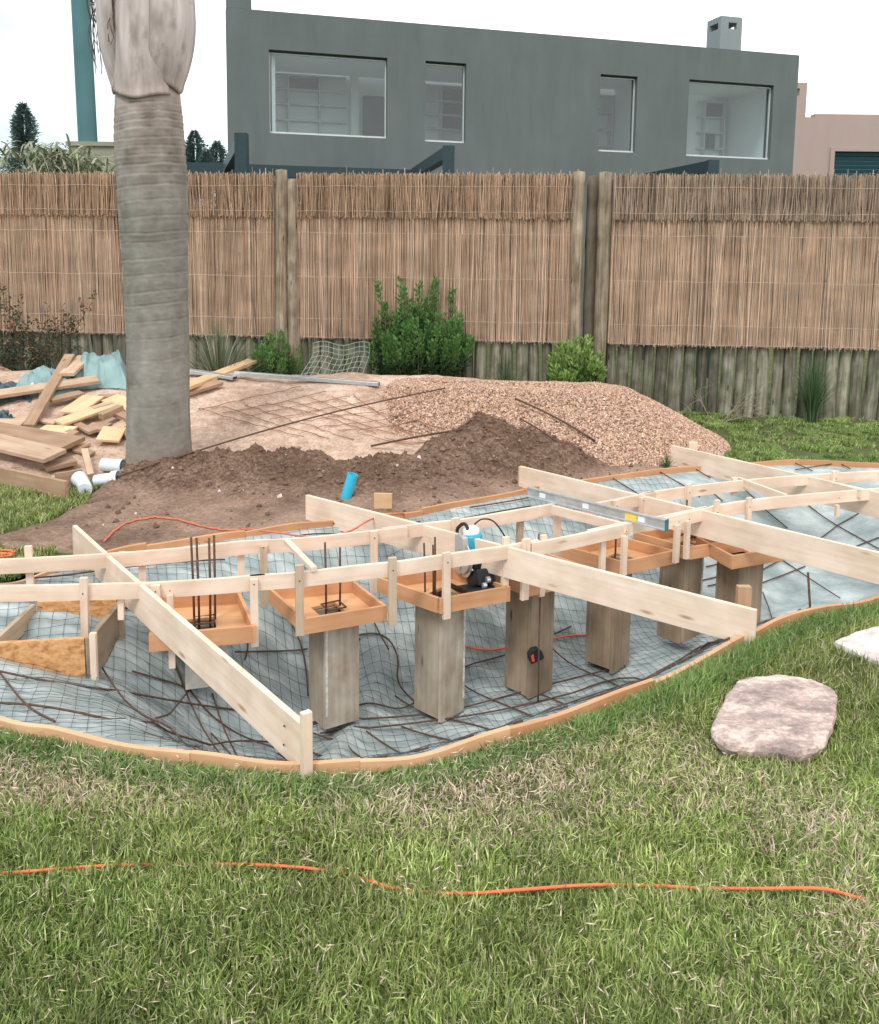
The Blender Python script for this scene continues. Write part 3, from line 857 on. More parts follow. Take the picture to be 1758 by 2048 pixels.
def make_pink_house():
    t = thing('pink_house', 'pinkish beige rendered house with a flat parapet at the right edge', 'house', Q(1700, 505, 24))
    Y = 24.0
    mb = MB()
    p = [(1560, 235), (1612, 234), (1626, 222), (1758, 229), (1840, 233)]
    R = None
    X = [Q(x, 300, Y).x for x, y in p]; Z = [Q(x, y, Y).z for x, y in p]
    zt = Z[3]; zl = Z[1]
    x0, x1, x2 = X[0], X[2], Q(1758, 300, Y).x + 7
    wx0 = Q(1668, 320, Y).x; wz1 = Q(1700, 303, Y).z; wz0 = wz1 - 2.2; wx1 = wx0 + 3.4
    def bx(m_, a, b_, z0, z1, y0=0, y1=.3): m_.box(((a + b_) / 2, Y + (y0 + y1) / 2, (z0 + z1) / 2), (b_ - a, y1 - y0, z1 - z0))
    bx(mb, x0, x1, 0, zl); bx(mb, x1, wx0, 0, zt); bx(mb, wx1, x2, 0, zt); bx(mb, wx0, wx1, wz1, zt); bx(mb, wx0, wx1, 0, wz0)
    bx(mb, x0, x2, 0, zl - .3, 5, 5.3); bx(mb, x0, x0 + .3, 0, zl, .3, 5); bx(mb, x2 - .3, x2, 0, zt, .3, 5)
    mb.build('wall', M['housepink'], t)
    mr = MB(); bx(mr, x0 + .3, x2 - .3, zl - .6, zl - .45, .3, 5); mr.build('roof', M['housepink'], t)
    mc = MB(); a = Q(1588, 200, Y).x; b_ = Q(1613, 200, Y).x; z = Q(1600, 165, Y).z
    bx(mc, a, b_, zl + .002, z - .35); bx(mc, a + .14, b_, z - .35, z - .15); bx(mc, a, b_, z - .15, z)
    mc.build('chimney', M['housepink'], t)
    ms = MB()
    n = 20
    for k in range(n):
        z = wz0 + (wz1 - wz0) * (k + .5) / n
        ms.box(((wx0 + wx1) / 2, Y + .12, z), (wx1 - wx0 - .1, .05, (wz1 - wz0) / n * .8), Matrix.Rotation(.5, 3, 'X'))
    ms.build('roller_shutter', M['shutter'], t)
    mf = MB(); bx(mf, wx0 - .12, wx0 - .002, wz0 - .1, wz1 + .1, -.04, 0); bx(mf, wx0, wx1, wz1 + .002, wz1 + .08, -.04, 0)
    mf.build('window_frame', M['housepink'], t)
M['shutter'] = m_plain('dark_teal_shutter', (.05, .12, .15), .4, .2, var=.15)
make_pink_house()

# black steel frames between fence and house
def steel_frames():
    def frame(far, near, label, leg=True):
        t = thing('steel_frame', label, 'steel frame', (near.x, near.y, 0), group='dark steel frames behind the fence')
        m1 = MB(); m1.beam(far, near, .12, .14); m1.build('beam', M['darksteel'], t)
        if leg:
            m2 = MB(); m2.beam((near.x + .0, near.y - .072, 0), (near.x, near.y - .072, near.z + .072), .14, .14, up=(0, 1, 0)); m2.build('upright', M['darksteel'], t)
            m3 = MB(); m3.beam((far.x, far.y + .072, 0), (far.x, far.y + .072, far.z + .072), .14, .14, up=(0, 1, 0)); m3.build('upright', M['darksteel'], t)
    frame(Q(832, 346, 13.2), Q(897, 306, 10.6), 'dark steel frame with slanting beam, behind the middle of the fence')
    frame(Q(1300, 356, 13.4), Q(1421, 333, 11.6), 'dark steel frame with slanting beam, right of the twin fence posts')
    n = Q(486, 281, 10.6); frame(Q(455, 335, 12.6), n, 'dark steel upright left of the house windows, with short beam')
    t = thing('steel_beam', 'long dark horizontal steel beam just above the fence top at left', 'beam', Q(600, 340, 13.0).xy.to_3d(), group=None)
    m1 = MB(); m1.beam(Q(372, 337, 13.0), Q(835, 352, 13.4), .16, .17); m1.build('beam', M['darksteel'], t)
    m1 = MB(); m1.beam(Q(372, 337, 13.0).xy.to_3d(), Q(372, 337, 13.0) - Vector((0, 0, .09)), .14, .14, up=(0, 1, 0)); m1.build('upright', M['darksteel'], t)
steel_frames()
M['polepaint'] = m_plain('teal_grey_paint', (.07, .17, .185), .5, var=.1, scale=3)
mb = MB()
pt = Q(161, 0, 12); pb = Q(176, 287, 12); dd = (pt - pb)
p0 = pb - dd * (pb.z / dd.z); p1 = pb + dd * 1.5
mb.tube([p0.lerp(p1, k / 8) for k in range(9)], [.132 - .002 * k for k in range(9)], 16)
tag(mb.build('utility_pole', M['polepaint'], smooth=True, loc=p0), 'tall teal grey pole leaning slightly behind the fence, left of the palm', 'pole')
M['olive'] = m_render('olive_render', (.28, .28, .21), .07)
mb = MB()
a = Q(136, 291, 11.6); c = Q(250, 293, 11.6)
mb.box(((a.x + c.x + .1) / 2, 11.8, a.z / 2), (c.x + .1 - a.x, .3, a.z)); mb.box(((a.x + c.x + .1) / 2, 11.8, a.z + .03), (c.x + .18 - a.x, .36, .055))
tag(mb.build('garden_wall', M['olive'], loc=(a.x, 11.8, 0)), 'olive grey rendered wall standing behind the fence left of the palm', 'wall')

# ================================================================ PLANTS
def leaves(mb, pos, dirs, L, W, tint, fold=.25):
    """many pointed leaves: pos (n,3), dirs (n,3); L, W arrays"""
    n = len(pos)
    d = dirs / np.maximum(np.linalg.norm(dirs, axis=1), 1e-6)[:, None]
    r = RNG.normal(0, 1, (n, 3)); s = np.cross(d, r); s /= np.maximum(np.linalg.norm(s, axis=1), 1e-6)[:, None]
    nn = np.cross(d, s)
    L = np.broadcast_to(L, (n,))[:, None]; W = np.broadcast_to(W, (n,))[:, None]
    a = pos; b = pos + d * L * .5 + s * W * .5 + nn * W * fold; c = pos + d * L; e = pos + d * L * .5 - s * W * .5 + nn * W * fold
    V = np.stack([a, b, c, e], 1).reshape(-1, 3)
    i = np.arange(n) * 4
    mb.add(V, None, np.concatenate([np.stack([i, i + 1, i + 2], 1), np.stack([i, i + 2, i + 3], 1)]), tint=np.repeat(tint, 4, 0))
M['leaf'] = m_tint('leaf', .55, .35, trans=.25)
M['stem'] = m_plain('brown_stem', (.12, .085, .055), .9, var=.3)
def bush(name, label, cat, c, w, h, nsh, lf, L, W, cols, tips=None, group=None, top=None):
    t = thing(name, label, cat, c, group)
    ms = MB(); ml = MB()
    P_, D_, T_ = [], [], []
    for k in range(nsh):
        a = random.random() * 2 * PI; rr = math.sqrt(random.random())
        ex, ey = math.cos(a) * rr * w / 2, math.sin(a) * rr * w / 2 * .8
        prof = math.sqrt(max(0, 1 - rr ** 2 * .8))
        hh = h * (0.45 + 0.5 * prof) * random.uniform(.65, 1.0)
        if top and k < len(top): ex, ey, hh = top[k][0], random.uniform(-.1, .1), top[k][1]
        base = Vector(c) + Vector((ex * .25, ey * .25, 0)); tip = Vector(c) + Vector((ex, ey, hh))
        mid = base.lerp(tip, .5) + Vector((ex * .25, ey * .25, 0))
        pts = [base.lerp(mid, q / 4).lerp(mid.lerp(tip, q / 4), q / 4) for q in range(5)]
        ms.tube(pts, [.009, .008, .006, .004, .002], 5)
        m = lf
        ts = np.sqrt(RNG.uniform(.03, 1, m))
        for tt in ts:
            i = min(3, int(tt * 4)); p = pts[i].lerp(pts[i + 1], tt * 4 - i)
            ax = (pts[i + 1] - pts[i]).normalized()
            out = Vector(RNG.normal(0, 1, 3)); out = (out - ax * out.dot(ax)).normalized()
            d = out * 1.0 + ax * (.5 + 1.1 * tt) 
            spread = .05 * (1.15 - tt) + .008
            P_.append(p + out * random.uniform(0, spread) * 1.6); D_.append(d)
            q = cols[random.randrange(len(cols))]
            if tips and tt > .72: q = tips
            f = random.uniform(.75, 1.2)
            T_.append([x * f for x in q])
    n = len(P_)
    leaves(ml, np.array([tuple(p) for p in P_]), np.array([tuple(d) for d in D_]), RNG.uniform(.7, 1.2, n) * L, RNG.uniform(.8, 1.2, n) * W, np.array(T_))
    ms.build('stems', M['stem'], t); ml.build('foliage', M['leaf'], t)
    return t
def groundY(x, Y):
    d = ray(x, 700); X = d.x * Y
    return Vector((X, Y, max(0, float(h_all(np.array([X]), np.array([Y]))[0]) * 0)))
g1 = [(.030, .085, .028), (.045, .12, .035), (.02, .058, .022)]
c = groundY(838, 8.72)
W_ = lambda x: Q(x, 600, 8.72).x - c.x
H_ = lambda y: Q(838, y, 8.72).z
bush('leafy_shrub', 'large dark green shrub with upright shoots before the middle reed screen', 'shrub', c, 1.06, H_(600), 120, 135, .048, .025, g1 + [(.07, .16, .045)], (.13, .27, .075),
     top=[(W_(758), H_(566)), (W_(800), H_(556)), (W_(808), H_(575)), (W_(838), H_(566)), (W_(872), H_(556)), (W_(866), H_(570)), (W_(906), H_(580)), (W_(770), H_(610)), (W_(920), H_(625)), (W_(750), H_(640)), (W_(820), H_(600)), (W_(850), H_(600))])
c = groundY(556, 8.8)
bush('leafy_shrub', 'small bright green feathery shrub at the foot of the left fence posts', 'shrub', c, .52, Q(556, 650, 8.8).z, 46, 110, .036, .013, [(.05, .14, .035), (.07, .19, .05), (.035, .09, .025)], (.14, .30, .08))
c = groundY(1150, 8.55)
bush('leafy_shrub', 'small yellow green shrub in front of the twin fence posts', 'shrub', c, .56, Q(1150, 648, 8.55).z, 52, 70, .055, .026, [(.11, .25, .05), (.16, .33, .07), (.05, .13, .035)], (.28, .42, .12))
def tuft(name, label, c, n, h, spread, cols, wd=.006, group=None, droop=.5):
    mb = MB()
    n_ = n; ks = 5
    a = RNG.uniform(0, 2 * PI, n); out = np.abs(RNG.normal(0, spread, n)); hh = h * RNG.uniform(.5, 1.05, n)
    bx = c[0] + np.cos(a) * out * .15; by = c[1] + np.sin(a) * out * .15
    t = np.linspace(0, 1, ks)
    R = out[:, None] * (t ** (1 + droop * 2)); Zz = hh[:, None] * (t - droop * .35 * t ** 3 * (out[:, None] / max(spread, .01)).clip(0, 1.5))
    cx = bx[:, None] + np.cos(a)[:, None] * R; cy = by[:, None] + np.sin(a)[:, None] * R; cz = c[2] + Zz
    w = wd * (1 - t ** 2 * .9)[None, :] * RNG.uniform(.7, 1.2, (n, 1))
    sa = a + PI / 2 + RNG.normal(0, .8, n)
    l = np.stack([cx - np.cos(sa)[:, None] * w / 2, cy - np.sin(sa)[:, None] * w / 2, cz], -1); r = np.stack([cx + np.cos(sa)[:, None] * w / 2, cy + np.sin(sa)[:, None] * w / 2, cz], -1)
    V = np.stack([l, r], 2); idx = np.arange(n * ks * 2).reshape(n, ks, 2)
    q = np.stack([idx[:, :-1, 0], idx[:, :-1, 1], idx[:, 1:, 1], idx[:, 1:, 0]], -1).reshape(-1, 4)
    cols = np.array(cols); tc = cols[RNG.choice(len(cols), n)] * RNG.uniform(.75, 1.2, (n, 1))
    mb.add(V.reshape(-1, 3), q, tint=np.repeat(tc, ks * 2, 0))
    return tag(mb.build(name, M['leaf'], loc=c), label, 'grass tuft', group)
gc = [(.10, .145, .075), (.15, .18, .11), (.07, .11, .06), (.25, .24, .17)]
tuft('ornamental_grass', 'tall wispy grey green grass tuft just right of the palm trunk', groundY(436, 8.55), 460, Q(440, 625, 8.55).z, .40, gc + [(.45, .42, .32), (.2, .26, .15)], .010)
tuft('ornamental_grass', 'dark green grass tuft against the right log palisade', groundY(1632, 8.25), 320, Q(1632, 695, 8.25).z, .17, [(.05, .10, .04), (.08, .15, .06), (.12, .18, .09)], .008)
tuft('ornamental_grass', 'thin green grass tuft between the large shrub and the yellow green shrub', groundY(1012, 8.75), 120, Q(1012, 690, 8.75).z, .15, [(.06, .12, .05), (.11, .18, .08)], .007)
tuft('ornamental_grass', 'small tuft of grass beside the far end of the right cross board', P(1333, 945, 0.0), 60, .17, .07, [(.06, .12, .05), (.13, .2, .08)], .006)
tuft('ornamental_grass', 'sparse grass tuft in front of the palisade at the far left', groundY(120, 8.5), 130, .95, .35, [(.08, .10, .06), (.14, .14, .09), (.05, .07, .04)], .006)
def twig_plant(name, label, c, h, n, spread, leafcols=None, nl=0, r=.006, group=None):
    t = thing(name, label, 'plant', c, group)
    ms = MB(); P_ = []; D_ = []; T_ = []
    def br(p, d, L, r, lev):
        pts = [p]
        for k in range(5):
            d = (d + Vector(RNG.normal(0, .16, 3)) + Vector((0, 0, .03))).normalized(); pts.append(pts[-1] + d * L / 5)
        ms.tube(pts, [r * (1 - .12 * k) for k in range(6)], 5)
        if leafcols:
            for k in range(nl): P_.append(pts[random.randrange(2, 6)] + Vector(RNG.normal(0, .02, 3))); D_.append(RNG.normal(0, 1, 3)); T_.append(np.array(random.choice(leafcols)) * random.uniform(.7, 1.2))
        if lev > 0:
            for k in range(3):
                br(pts[random.randrange(2, 5)], (d + Vector(RNG.normal(0, .6, 3))).normalized(), L * .6, r * .6, lev - 1)
    for k in range(n):
        a = random.random() * 6.28
        br(Vector(c) + Vector((math.cos(a), math.sin(a), 0)) * .02, Vector((math.cos(a) * spread, math.sin(a) * spread * .6, 1)).normalized(), h * random.uniform(.5, .8), r, 2)
    ms.build('stems', M['twig'] if not leafcols else M['stem'], t)
    if leafcols:
        ml = MB(); leaves(ml, np.array([tuple(p) for p in P_]), np.array(D_), RNG.uniform(.03, .06, len(P_)), .018, np.array(T_)); ml.build('foliage', M['leaf'], t)
M['twig'] = m_plain('bleached_twig', (.26, .215, .165), .9, var=.3)
twig_plant('bare_twig_plant', 'leafless twiggy shrub in front of the right log palisade', groundY(1445, 8.25), Q(1445, 745, 8.25).z * 1.15, 5, 1.0)
twig_plant('straggly_plant', 'straggly plant with few dark and orange leaves at the far left fence', groundY(100, 8.75), 1.15, 6, .5, [(.04, .06, .03), (.06, .085, .04), (.05, .07, .03), (.08, .10, .05), (.045, .06, .03), (.04, .055, .03), (.10, .09, .05), (.45, .20, .12)], 16, .006)
twig_plant('straggly_plant', 'dark straggly plant in the left corner in front of the palisade', groundY(18, 8.6), .95, 5, .6, [(.04, .055, .03), (.06, .075, .04)], 16, .006)

# ---------------------------------------------------------------- far trees and plants behind the fence
def conifer(label, x, ytop, ybase, Y, wpx, cols, n=9000, group='conifers behind the fence', rough=1.0):
    top = Q(x, ytop, Y); H = top.z; R = wpx / 2 / FPX * Y
    c = Vector((top.x, Y, 0)); t = thing('conifer', label, 'tree', c, group)
    mt = MB(); mt.tube([c, c + Vector((0, 0, H * .97))], [R * .12, R * .02], 8); mt.build('trunk', M['stem'], t)
    f = np.where(RNG.random(n) < .75, RNG.power(1.5, n) * (H - Q(x, ybase, Y).z) * 1.25 / H / .82, RNG.random(n)).clip(0, 1)
    z = H * (1 - f * .82)
    lob = 1 + .35 * np.sin(z * 9 / H * 3.1 + 1) + .25 * RNG.normal(0, 1, n)
    a = RNG.uniform(0, 2 * PI, n); bunch = .72 + .38 * np.sin(a * 5 + z * 14 / H)
    vis = H - Q(x, ybase, Y).z
    rr = R * np.clip(f * .82 * H / vis, .02, 1.25) ** .7 * np.clip(lob, .3, 1.5) * bunch * np.sqrt(RNG.uniform(.15, 1, n)) * rough
    pos = np.stack([c.x + np.cos(a) * rr, c.y + np.sin(a) * rr, z - rr * .25], -1)
    rr = rr * 1.15; pos[:, 0] = c.x + np.cos(a) * rr; pos[:, 1] = c.y + np.sin(a) * rr
    d = np.stack([np.cos(a), np.sin(a), RNG.uniform(-.2, .9, n)], -1)
    cc = np.array(cols)[RNG.choice(len(cols), n)] * RNG.uniform(.7, 1.25, (n, 1))
    ml = MB(); leaves(ml, pos, d, RNG.uniform(.6, 1.4, n) * R * .24, R * .075, cc); ml.build('crown', M['leaf'], t)
bl = [(.10, .17, .155), (.14, .21, .19), (.07, .12, .11)]  # lightened blue greens put the haze of distance into the leaf colour
conifer('slender blue green conifer at the far left above the fence', 45, 208, 345, 32, 66, bl, 12000)
conifer('dark conifer with a double top, first tree right of the palm', 388, 262, 345, 24, 56, bl, 7000)
conifer('dark conifer between the double topped one and the house', 434, 283, 345, 26, 50, bl, 7000)
conifer('low dark conifer close against the house corner', 412, 300, 345, 22, 40, bl, 5000)
def strap_plant(label, x, ytop, Y, n, spread, cols):
    top = Q(x, ytop, Y); c = Vector((top.x, Y, 0)); t = thing('strap_leaf_plant', label, 'plant', c, 'strap leaved plants behind the fence')
    H = top.z; mt = MB()
    for k in range(5):
        a = k * 1.3; mt.tube([c, c + Vector((math.cos(a) * .3, math.sin(a) * .3, H - .8))], [.04, .025], 6)
    mt.build('stems', M['stem'], t)
    ks = 6; a = RNG.uniform(0, 2 * PI, n); L = RNG.uniform(.25, .5, n); tt = np.linspace(0, 1, ks)
    cx0 = c.x + RNG.normal(0, spread * .5, n); cy0 = c.y + RNG.normal(0, .3, n); cz0 = RNG.uniform(H - .95, H - .25, n)
    out = L[:, None] * tt * RNG.uniform(.5, 1, (n, 1)); up = L[:, None] * (tt * 1.0 - tt ** 2 * RNG.uniform(.6, 1.5, (n, 1)))
    X = cx0[:, None] + np.cos(a)[:, None] * out; Yy = cy0[:, None] + np.sin(a)[:, None] * out; Z = cz0[:, None] + up
    w = .028 * (1 - tt ** 2 * .95)[None] * np.ones((n, 1)); sa = a + PI / 2
    V = np.stack([np.stack([X - np.cos(sa)[:, None] * w / 2, Yy - np.sin(sa)[:, None] * w / 2, Z], -1), np.stack([X + np.cos(sa)[:, None] * w / 2, Yy + np.sin(sa)[:, None] * w / 2, Z + w * .3], -1)], 2)
    idx = np.arange(n * ks * 2).reshape(n, ks, 2)
    q = np.stack([idx[:, :-1, 0], idx[:, :-1, 1], idx[:, 1:, 1], idx[:, 1:, 0]], -1).reshape(-1, 4)
    cc = np.array(cols)[RNG.choice(len(cols), n)] * RNG.uniform(.75, 1.2, (n, 1))
    ml = MB(); ml.add(V.reshape(-1, 3), q, tint=np.repeat(cc, ks * 2, 0)); ml.build('foliage', M['leaf'], t)
yg = [(.22, .25, .14), (.32, .34, .22), (.13, .17, .09), (.42, .42, .30)]
strap_plant('pale yellow green strap leaved plant just left of the teal pole', 106, 262, 10.6, 620, .40, yg)
strap_plant('pale yellow green strap leaved plant in front of the olive wall', 185, 290, 10.9, 560, .42, yg)

# ================================================================ PALM
def make_palm():
    YP = 6.15
    prof = [(960, 316, 70), (945, 318, 69), (925, 319, 67), (880, 318, 63.5), (820, 317, 61.5), (760, 317, 61), (700, 316, 60), (600, 313.5, 61), (500, 310, 63.5), (420, 307, 66), (350, 304, 66.5), (290, 300, 66.5), (240, 298, 64), (205, 296.5, 61.5), (185, 296, 60), (100, 295, 60), (0, 294, 60)]
    pz = [Q(xc, y, YP).z for y, xc, w in prof]; px = [Q(xc, y, YP).x for y, xc, w in prof]; pr = [w / FPX * YP for y, xc, w in prof]
    pz = np.array([-.1] + pz); px = np.array([px[0]] + px); pr = np.array([pr[0] * 1.05] + pr)
    base = Vector((px[1], YP, 0)); t = thing('palm_tree', 'stout palm with a ringed grey trunk and swollen pale leaf sheaths on top', 'palm', base)
    nz, na = 420, 72
    zt = Q(296, 186, YP).z + .12
    z = np.linspace(-.1, zt, nz); a = np.linspace(0, 2 * PI, na, endpoint=False)
    cx = np.interp(z, pz, px); r = np.interp(z, pz, pr)
    rings = [Q(300, y, YP).z for y in (212, 232, 247, 262, 279, 294, 312, 331, 352, 375, 402, 432, 462, 480, 515, 548, 581, 605, 636, 668, 710, 757, 805, 850)]
    Z, A = np.meshgrid(z, a, indexing='ij')
    R = np.repeat(r[:, None], na, 1); dark = np.zeros_like(R)
    for k, zr in enumerate(rings):
        amp = np.clip((zr - .25) / 1.0, .22, 1.0) * (.75 + .5 * ((k * 7) % 5) / 5)
        wob = zr + .022 * np.sin(A * 1 + 1.2 + .5 * np.sin(k * .9)) + .008 * fbm(A * 1.5 + k * 5, A * 0 + k, 3)
        dd = Z - wob
        R = R + .0026 * amp * np.exp(-((dd + .014) / .014) ** 2) - .0030 * amp * np.exp(-(dd / .006) ** 2)
        nn_ = np.clip(.55 + 1.3 * fbm(A * 2.2 + 9 * k, A * 0 + k * 3.3, 3), .15, 1.2)
        dark = np.maximum(dark, amp * nn_ * np.exp(-(np.clip(dd, -9, 9) / .011) ** 2)); dark = np.maximum(dark, .55 * amp * nn_ * np.exp(-((dd - .028) / .026) ** 2))
    R = R * (1 + .015 * fbm(A * 2, Z * 3, 3)) + .0025 * fbm(A * 12, Z * 60, 3)
    dark = np.clip(dark + .9 * np.clip(fbm(A * 1.6, Z * 6, 4) - .2, 0, 1), 0, 1)
    top = sstep(1.9, 2.65, Z + .2 * fbm(A * 1.2, Z * 2, 2)); low = sstep(.4, .0, Z + .1 * fbm(A * 1.5, Z * 2, 2))
    c0 = np.array((.255, .245, .215)); c1 = np.array((.40, .34, .305)); c2 = np.array((.10, .08, .062)); c3 = np.array((.33, .23, .165))
    grey = fbm(A * .9, Z * 1.2, 3)[..., None]
    col = c0 * (1 + .4 * grey)
    col = col * (1 - top[..., None]) + c1 * (1 + .25 * grey) * top[..., None]
    col = col * (1 - .55 * low[..., None]) + c3 * .55 * low[..., None]
    col = col * (1 - .78 * dark[..., None]) + c2 * .78 * dark[..., None]
    X = cx[:, None] + np.cos(A) * R; Yy = YP + np.sin(A) * R
    X = np.concatenate([X, X[:, :1]], 1); Yy = np.concatenate([Yy, Yy[:, :1]], 1); Z2 = np.concatenate([Z, Z[:, :1]], 1); col = np.concatenate([col, col[:, :1]], 1)
    mb = MB(); mb.grid(X, Yy, Z2, tint=col)
    mb.build('trunk', M['bark'], t, smooth=True)
    # leaf sheaths: bulging shells wrapped round the crown shaft
    def sheath(a0, aw, zb, zt_, rb, bulge, name, pink=0.0, droop=.03, out=0.0, ztop_r=None, taper=0.0):
        nu, nv = 46, 60
        uu = np.linspace(-1, 1, nu); vv = np.linspace(0, 1, nv)
        U, V = np.meshgrid(uu, vv, indexing='ij')
        hw = aw * (1 - taper * V)
        A = a0 + U * hw
        zb_ = zb - droop * (1 - U ** 2) * np.cos(U * 2.2) + .02 * fbm(U * 2 + a0, U * 0, 2)
        Zs = zb_ + (zt_ - zb_) * V
        prof = rb + bulge * np.sin(np.clip(V * 2.3, 0, 1) * PI / 2) ** .8 * (1 - .30 * V) + out * V
        Rr = prof - .035 * np.abs(U) ** 6 + .012 * fbm(U * 3 + a0 * 3, V * 1.2, 3) + .004 * np.sin(U * 30 + a0) * V
        lip = .016 * np.exp(-(V / .03) ** 2)
        Rr = Rr + lip
        cx_ = px[-3] + 0 * V
        X = cx_ + np.cos(A) * Rr; Y_ = YP + np.sin(A) * Rr
        st = fbm(U * 5 + a0 * 9, V * 1.4, 4)[..., None]; st2 = fbm(U * 14 + a0, V * 1.0 + 3, 3)[..., None]
        cc = np.array((.52, .465, .45)) * (1 + .45 * st + .18 * st2) * (1 - pink) + np.array((.48, .385, .345)) * pink * (1 + .45 * st)
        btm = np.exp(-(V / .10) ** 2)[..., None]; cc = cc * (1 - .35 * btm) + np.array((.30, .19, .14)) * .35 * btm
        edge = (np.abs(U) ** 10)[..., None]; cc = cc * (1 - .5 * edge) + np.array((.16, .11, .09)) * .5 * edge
        blot = np.clip(fbm(U * 3.3 + a0 * 2, V * 6, 4) - .22, 0, 1)[..., None] * 2.0; cc = cc * (1 - np.clip(blot, 0, .7)) + np.array((.17, .13, .11)) * np.clip(blot, 0, .7)
        mb = MB(); mb.grid(X, Y_, Zs, tint=cc)
        o = mb.build(name, M['sheath'], t, smooth=True)
        so = o.modifiers.new('thickness', 'SOLIDIFY'); so.thickness = .012; so.offset = -1
        return o
    zb = Q(296, 190, YP).z
    ztop = zb + 1.15
    s0 = pr[-3] * 1.03
    sheath(rad(-90), rad(64), zb - .01, ztop, s0 + .006, .05, 'leaf_sheath', .35, .05, taper=.62)
    sheath(rad(-8), rad(62), zb + .05, ztop + .05, s0 - .006, .135, 'leaf_sheath', .15, .03, taper=.1)
    sheath(rad(-176), rad(60), zb + .03, ztop + .1, s0 - .006, .11, 'leaf_sheath', .1, .03, out=.03, taper=.1)
    sheath(rad(80), rad(75), zb + .12, ztop + .1, s0 - .012, .09, 'leaf_sheath', .2)
    sheath(rad(-90), rad(178), zb + .03, ztop + .2, s0 - .03, .045, 'leaf_sheath', .55)
    # brown fibres hanging along the left sheath
    mf = MB()
    for k in range(34):
        z0 = random.uniform(zb + .45, zb + .95); x0 = px[-3] - s0 - .075 + random.uniform(-.03, .02); y0 = YP - random.uniform(.02, .12)
        pts = [Vector((x0, y0, z0))]
        dx = random.uniform(-.03, .0)
        for q in range(6): pts.append(pts[-1] + Vector((dx * (1 - q * .35) + random.uniform(-.008, .008), random.uniform(-.01, .01), -random.uniform(.03, .08))))
        mf.tube(pts, random.uniform(.0012, .003), 4)
    mf.build('fibre', M['fibre'], t); mf = MB()
    for k in range(70):
        z0 = zb + random.uniform(.42, .95); a = rad(random.choice([-128, -52]) + random.uniform(-9, 9)); rr = s0 + .055
        p = Vector((px[-3] + math.cos(a) * rr, YP + math.sin(a) * rr, z0)); pts = [p]
        for q in range(5): pts.append(pts[-1] + Vector((random.uniform(-.015, .015), -abs(random.gauss(0, .004)), -random.uniform(.02, .05))))
        mf.tube(pts, random.uniform(.0012, .0028), 4)
    mf.build('fibre', M['fibre'], t)
    mp = MB()
    for k in range(9):
        a = k * 2.4; p0 = Vector((px[-3], YP, ztop - .1)); pts = [p0 + Vector((math.cos(a), math.sin(a), 0)) * (.14 + .10 * q + .03 * q * q) + Vector((0, 0, .45 * q - .03 * q * q)) for q in range(6)]
        mp.tube(pts, [.06, .045, .035, .03, .025, .02], 8)
    mp.build('leaf_stalks', M['olive'], t, smooth=True)
M['bark'] = m_tint('palm_bark', .9, .15, noise_s=20, bmp=.35, lo=.86, hi=1.10, scale=(1, 1, 1.1))
M['sheath'] = m_tint('palm_sheath', .7, .25, noise_s=9, bmp=.35, lo=.80, hi=1.12, scale=(2, 2, .35))
M['fibre'] = m_plain('palm_fibre', (.09, .062, .048), .95, var=.3)
make_palm()

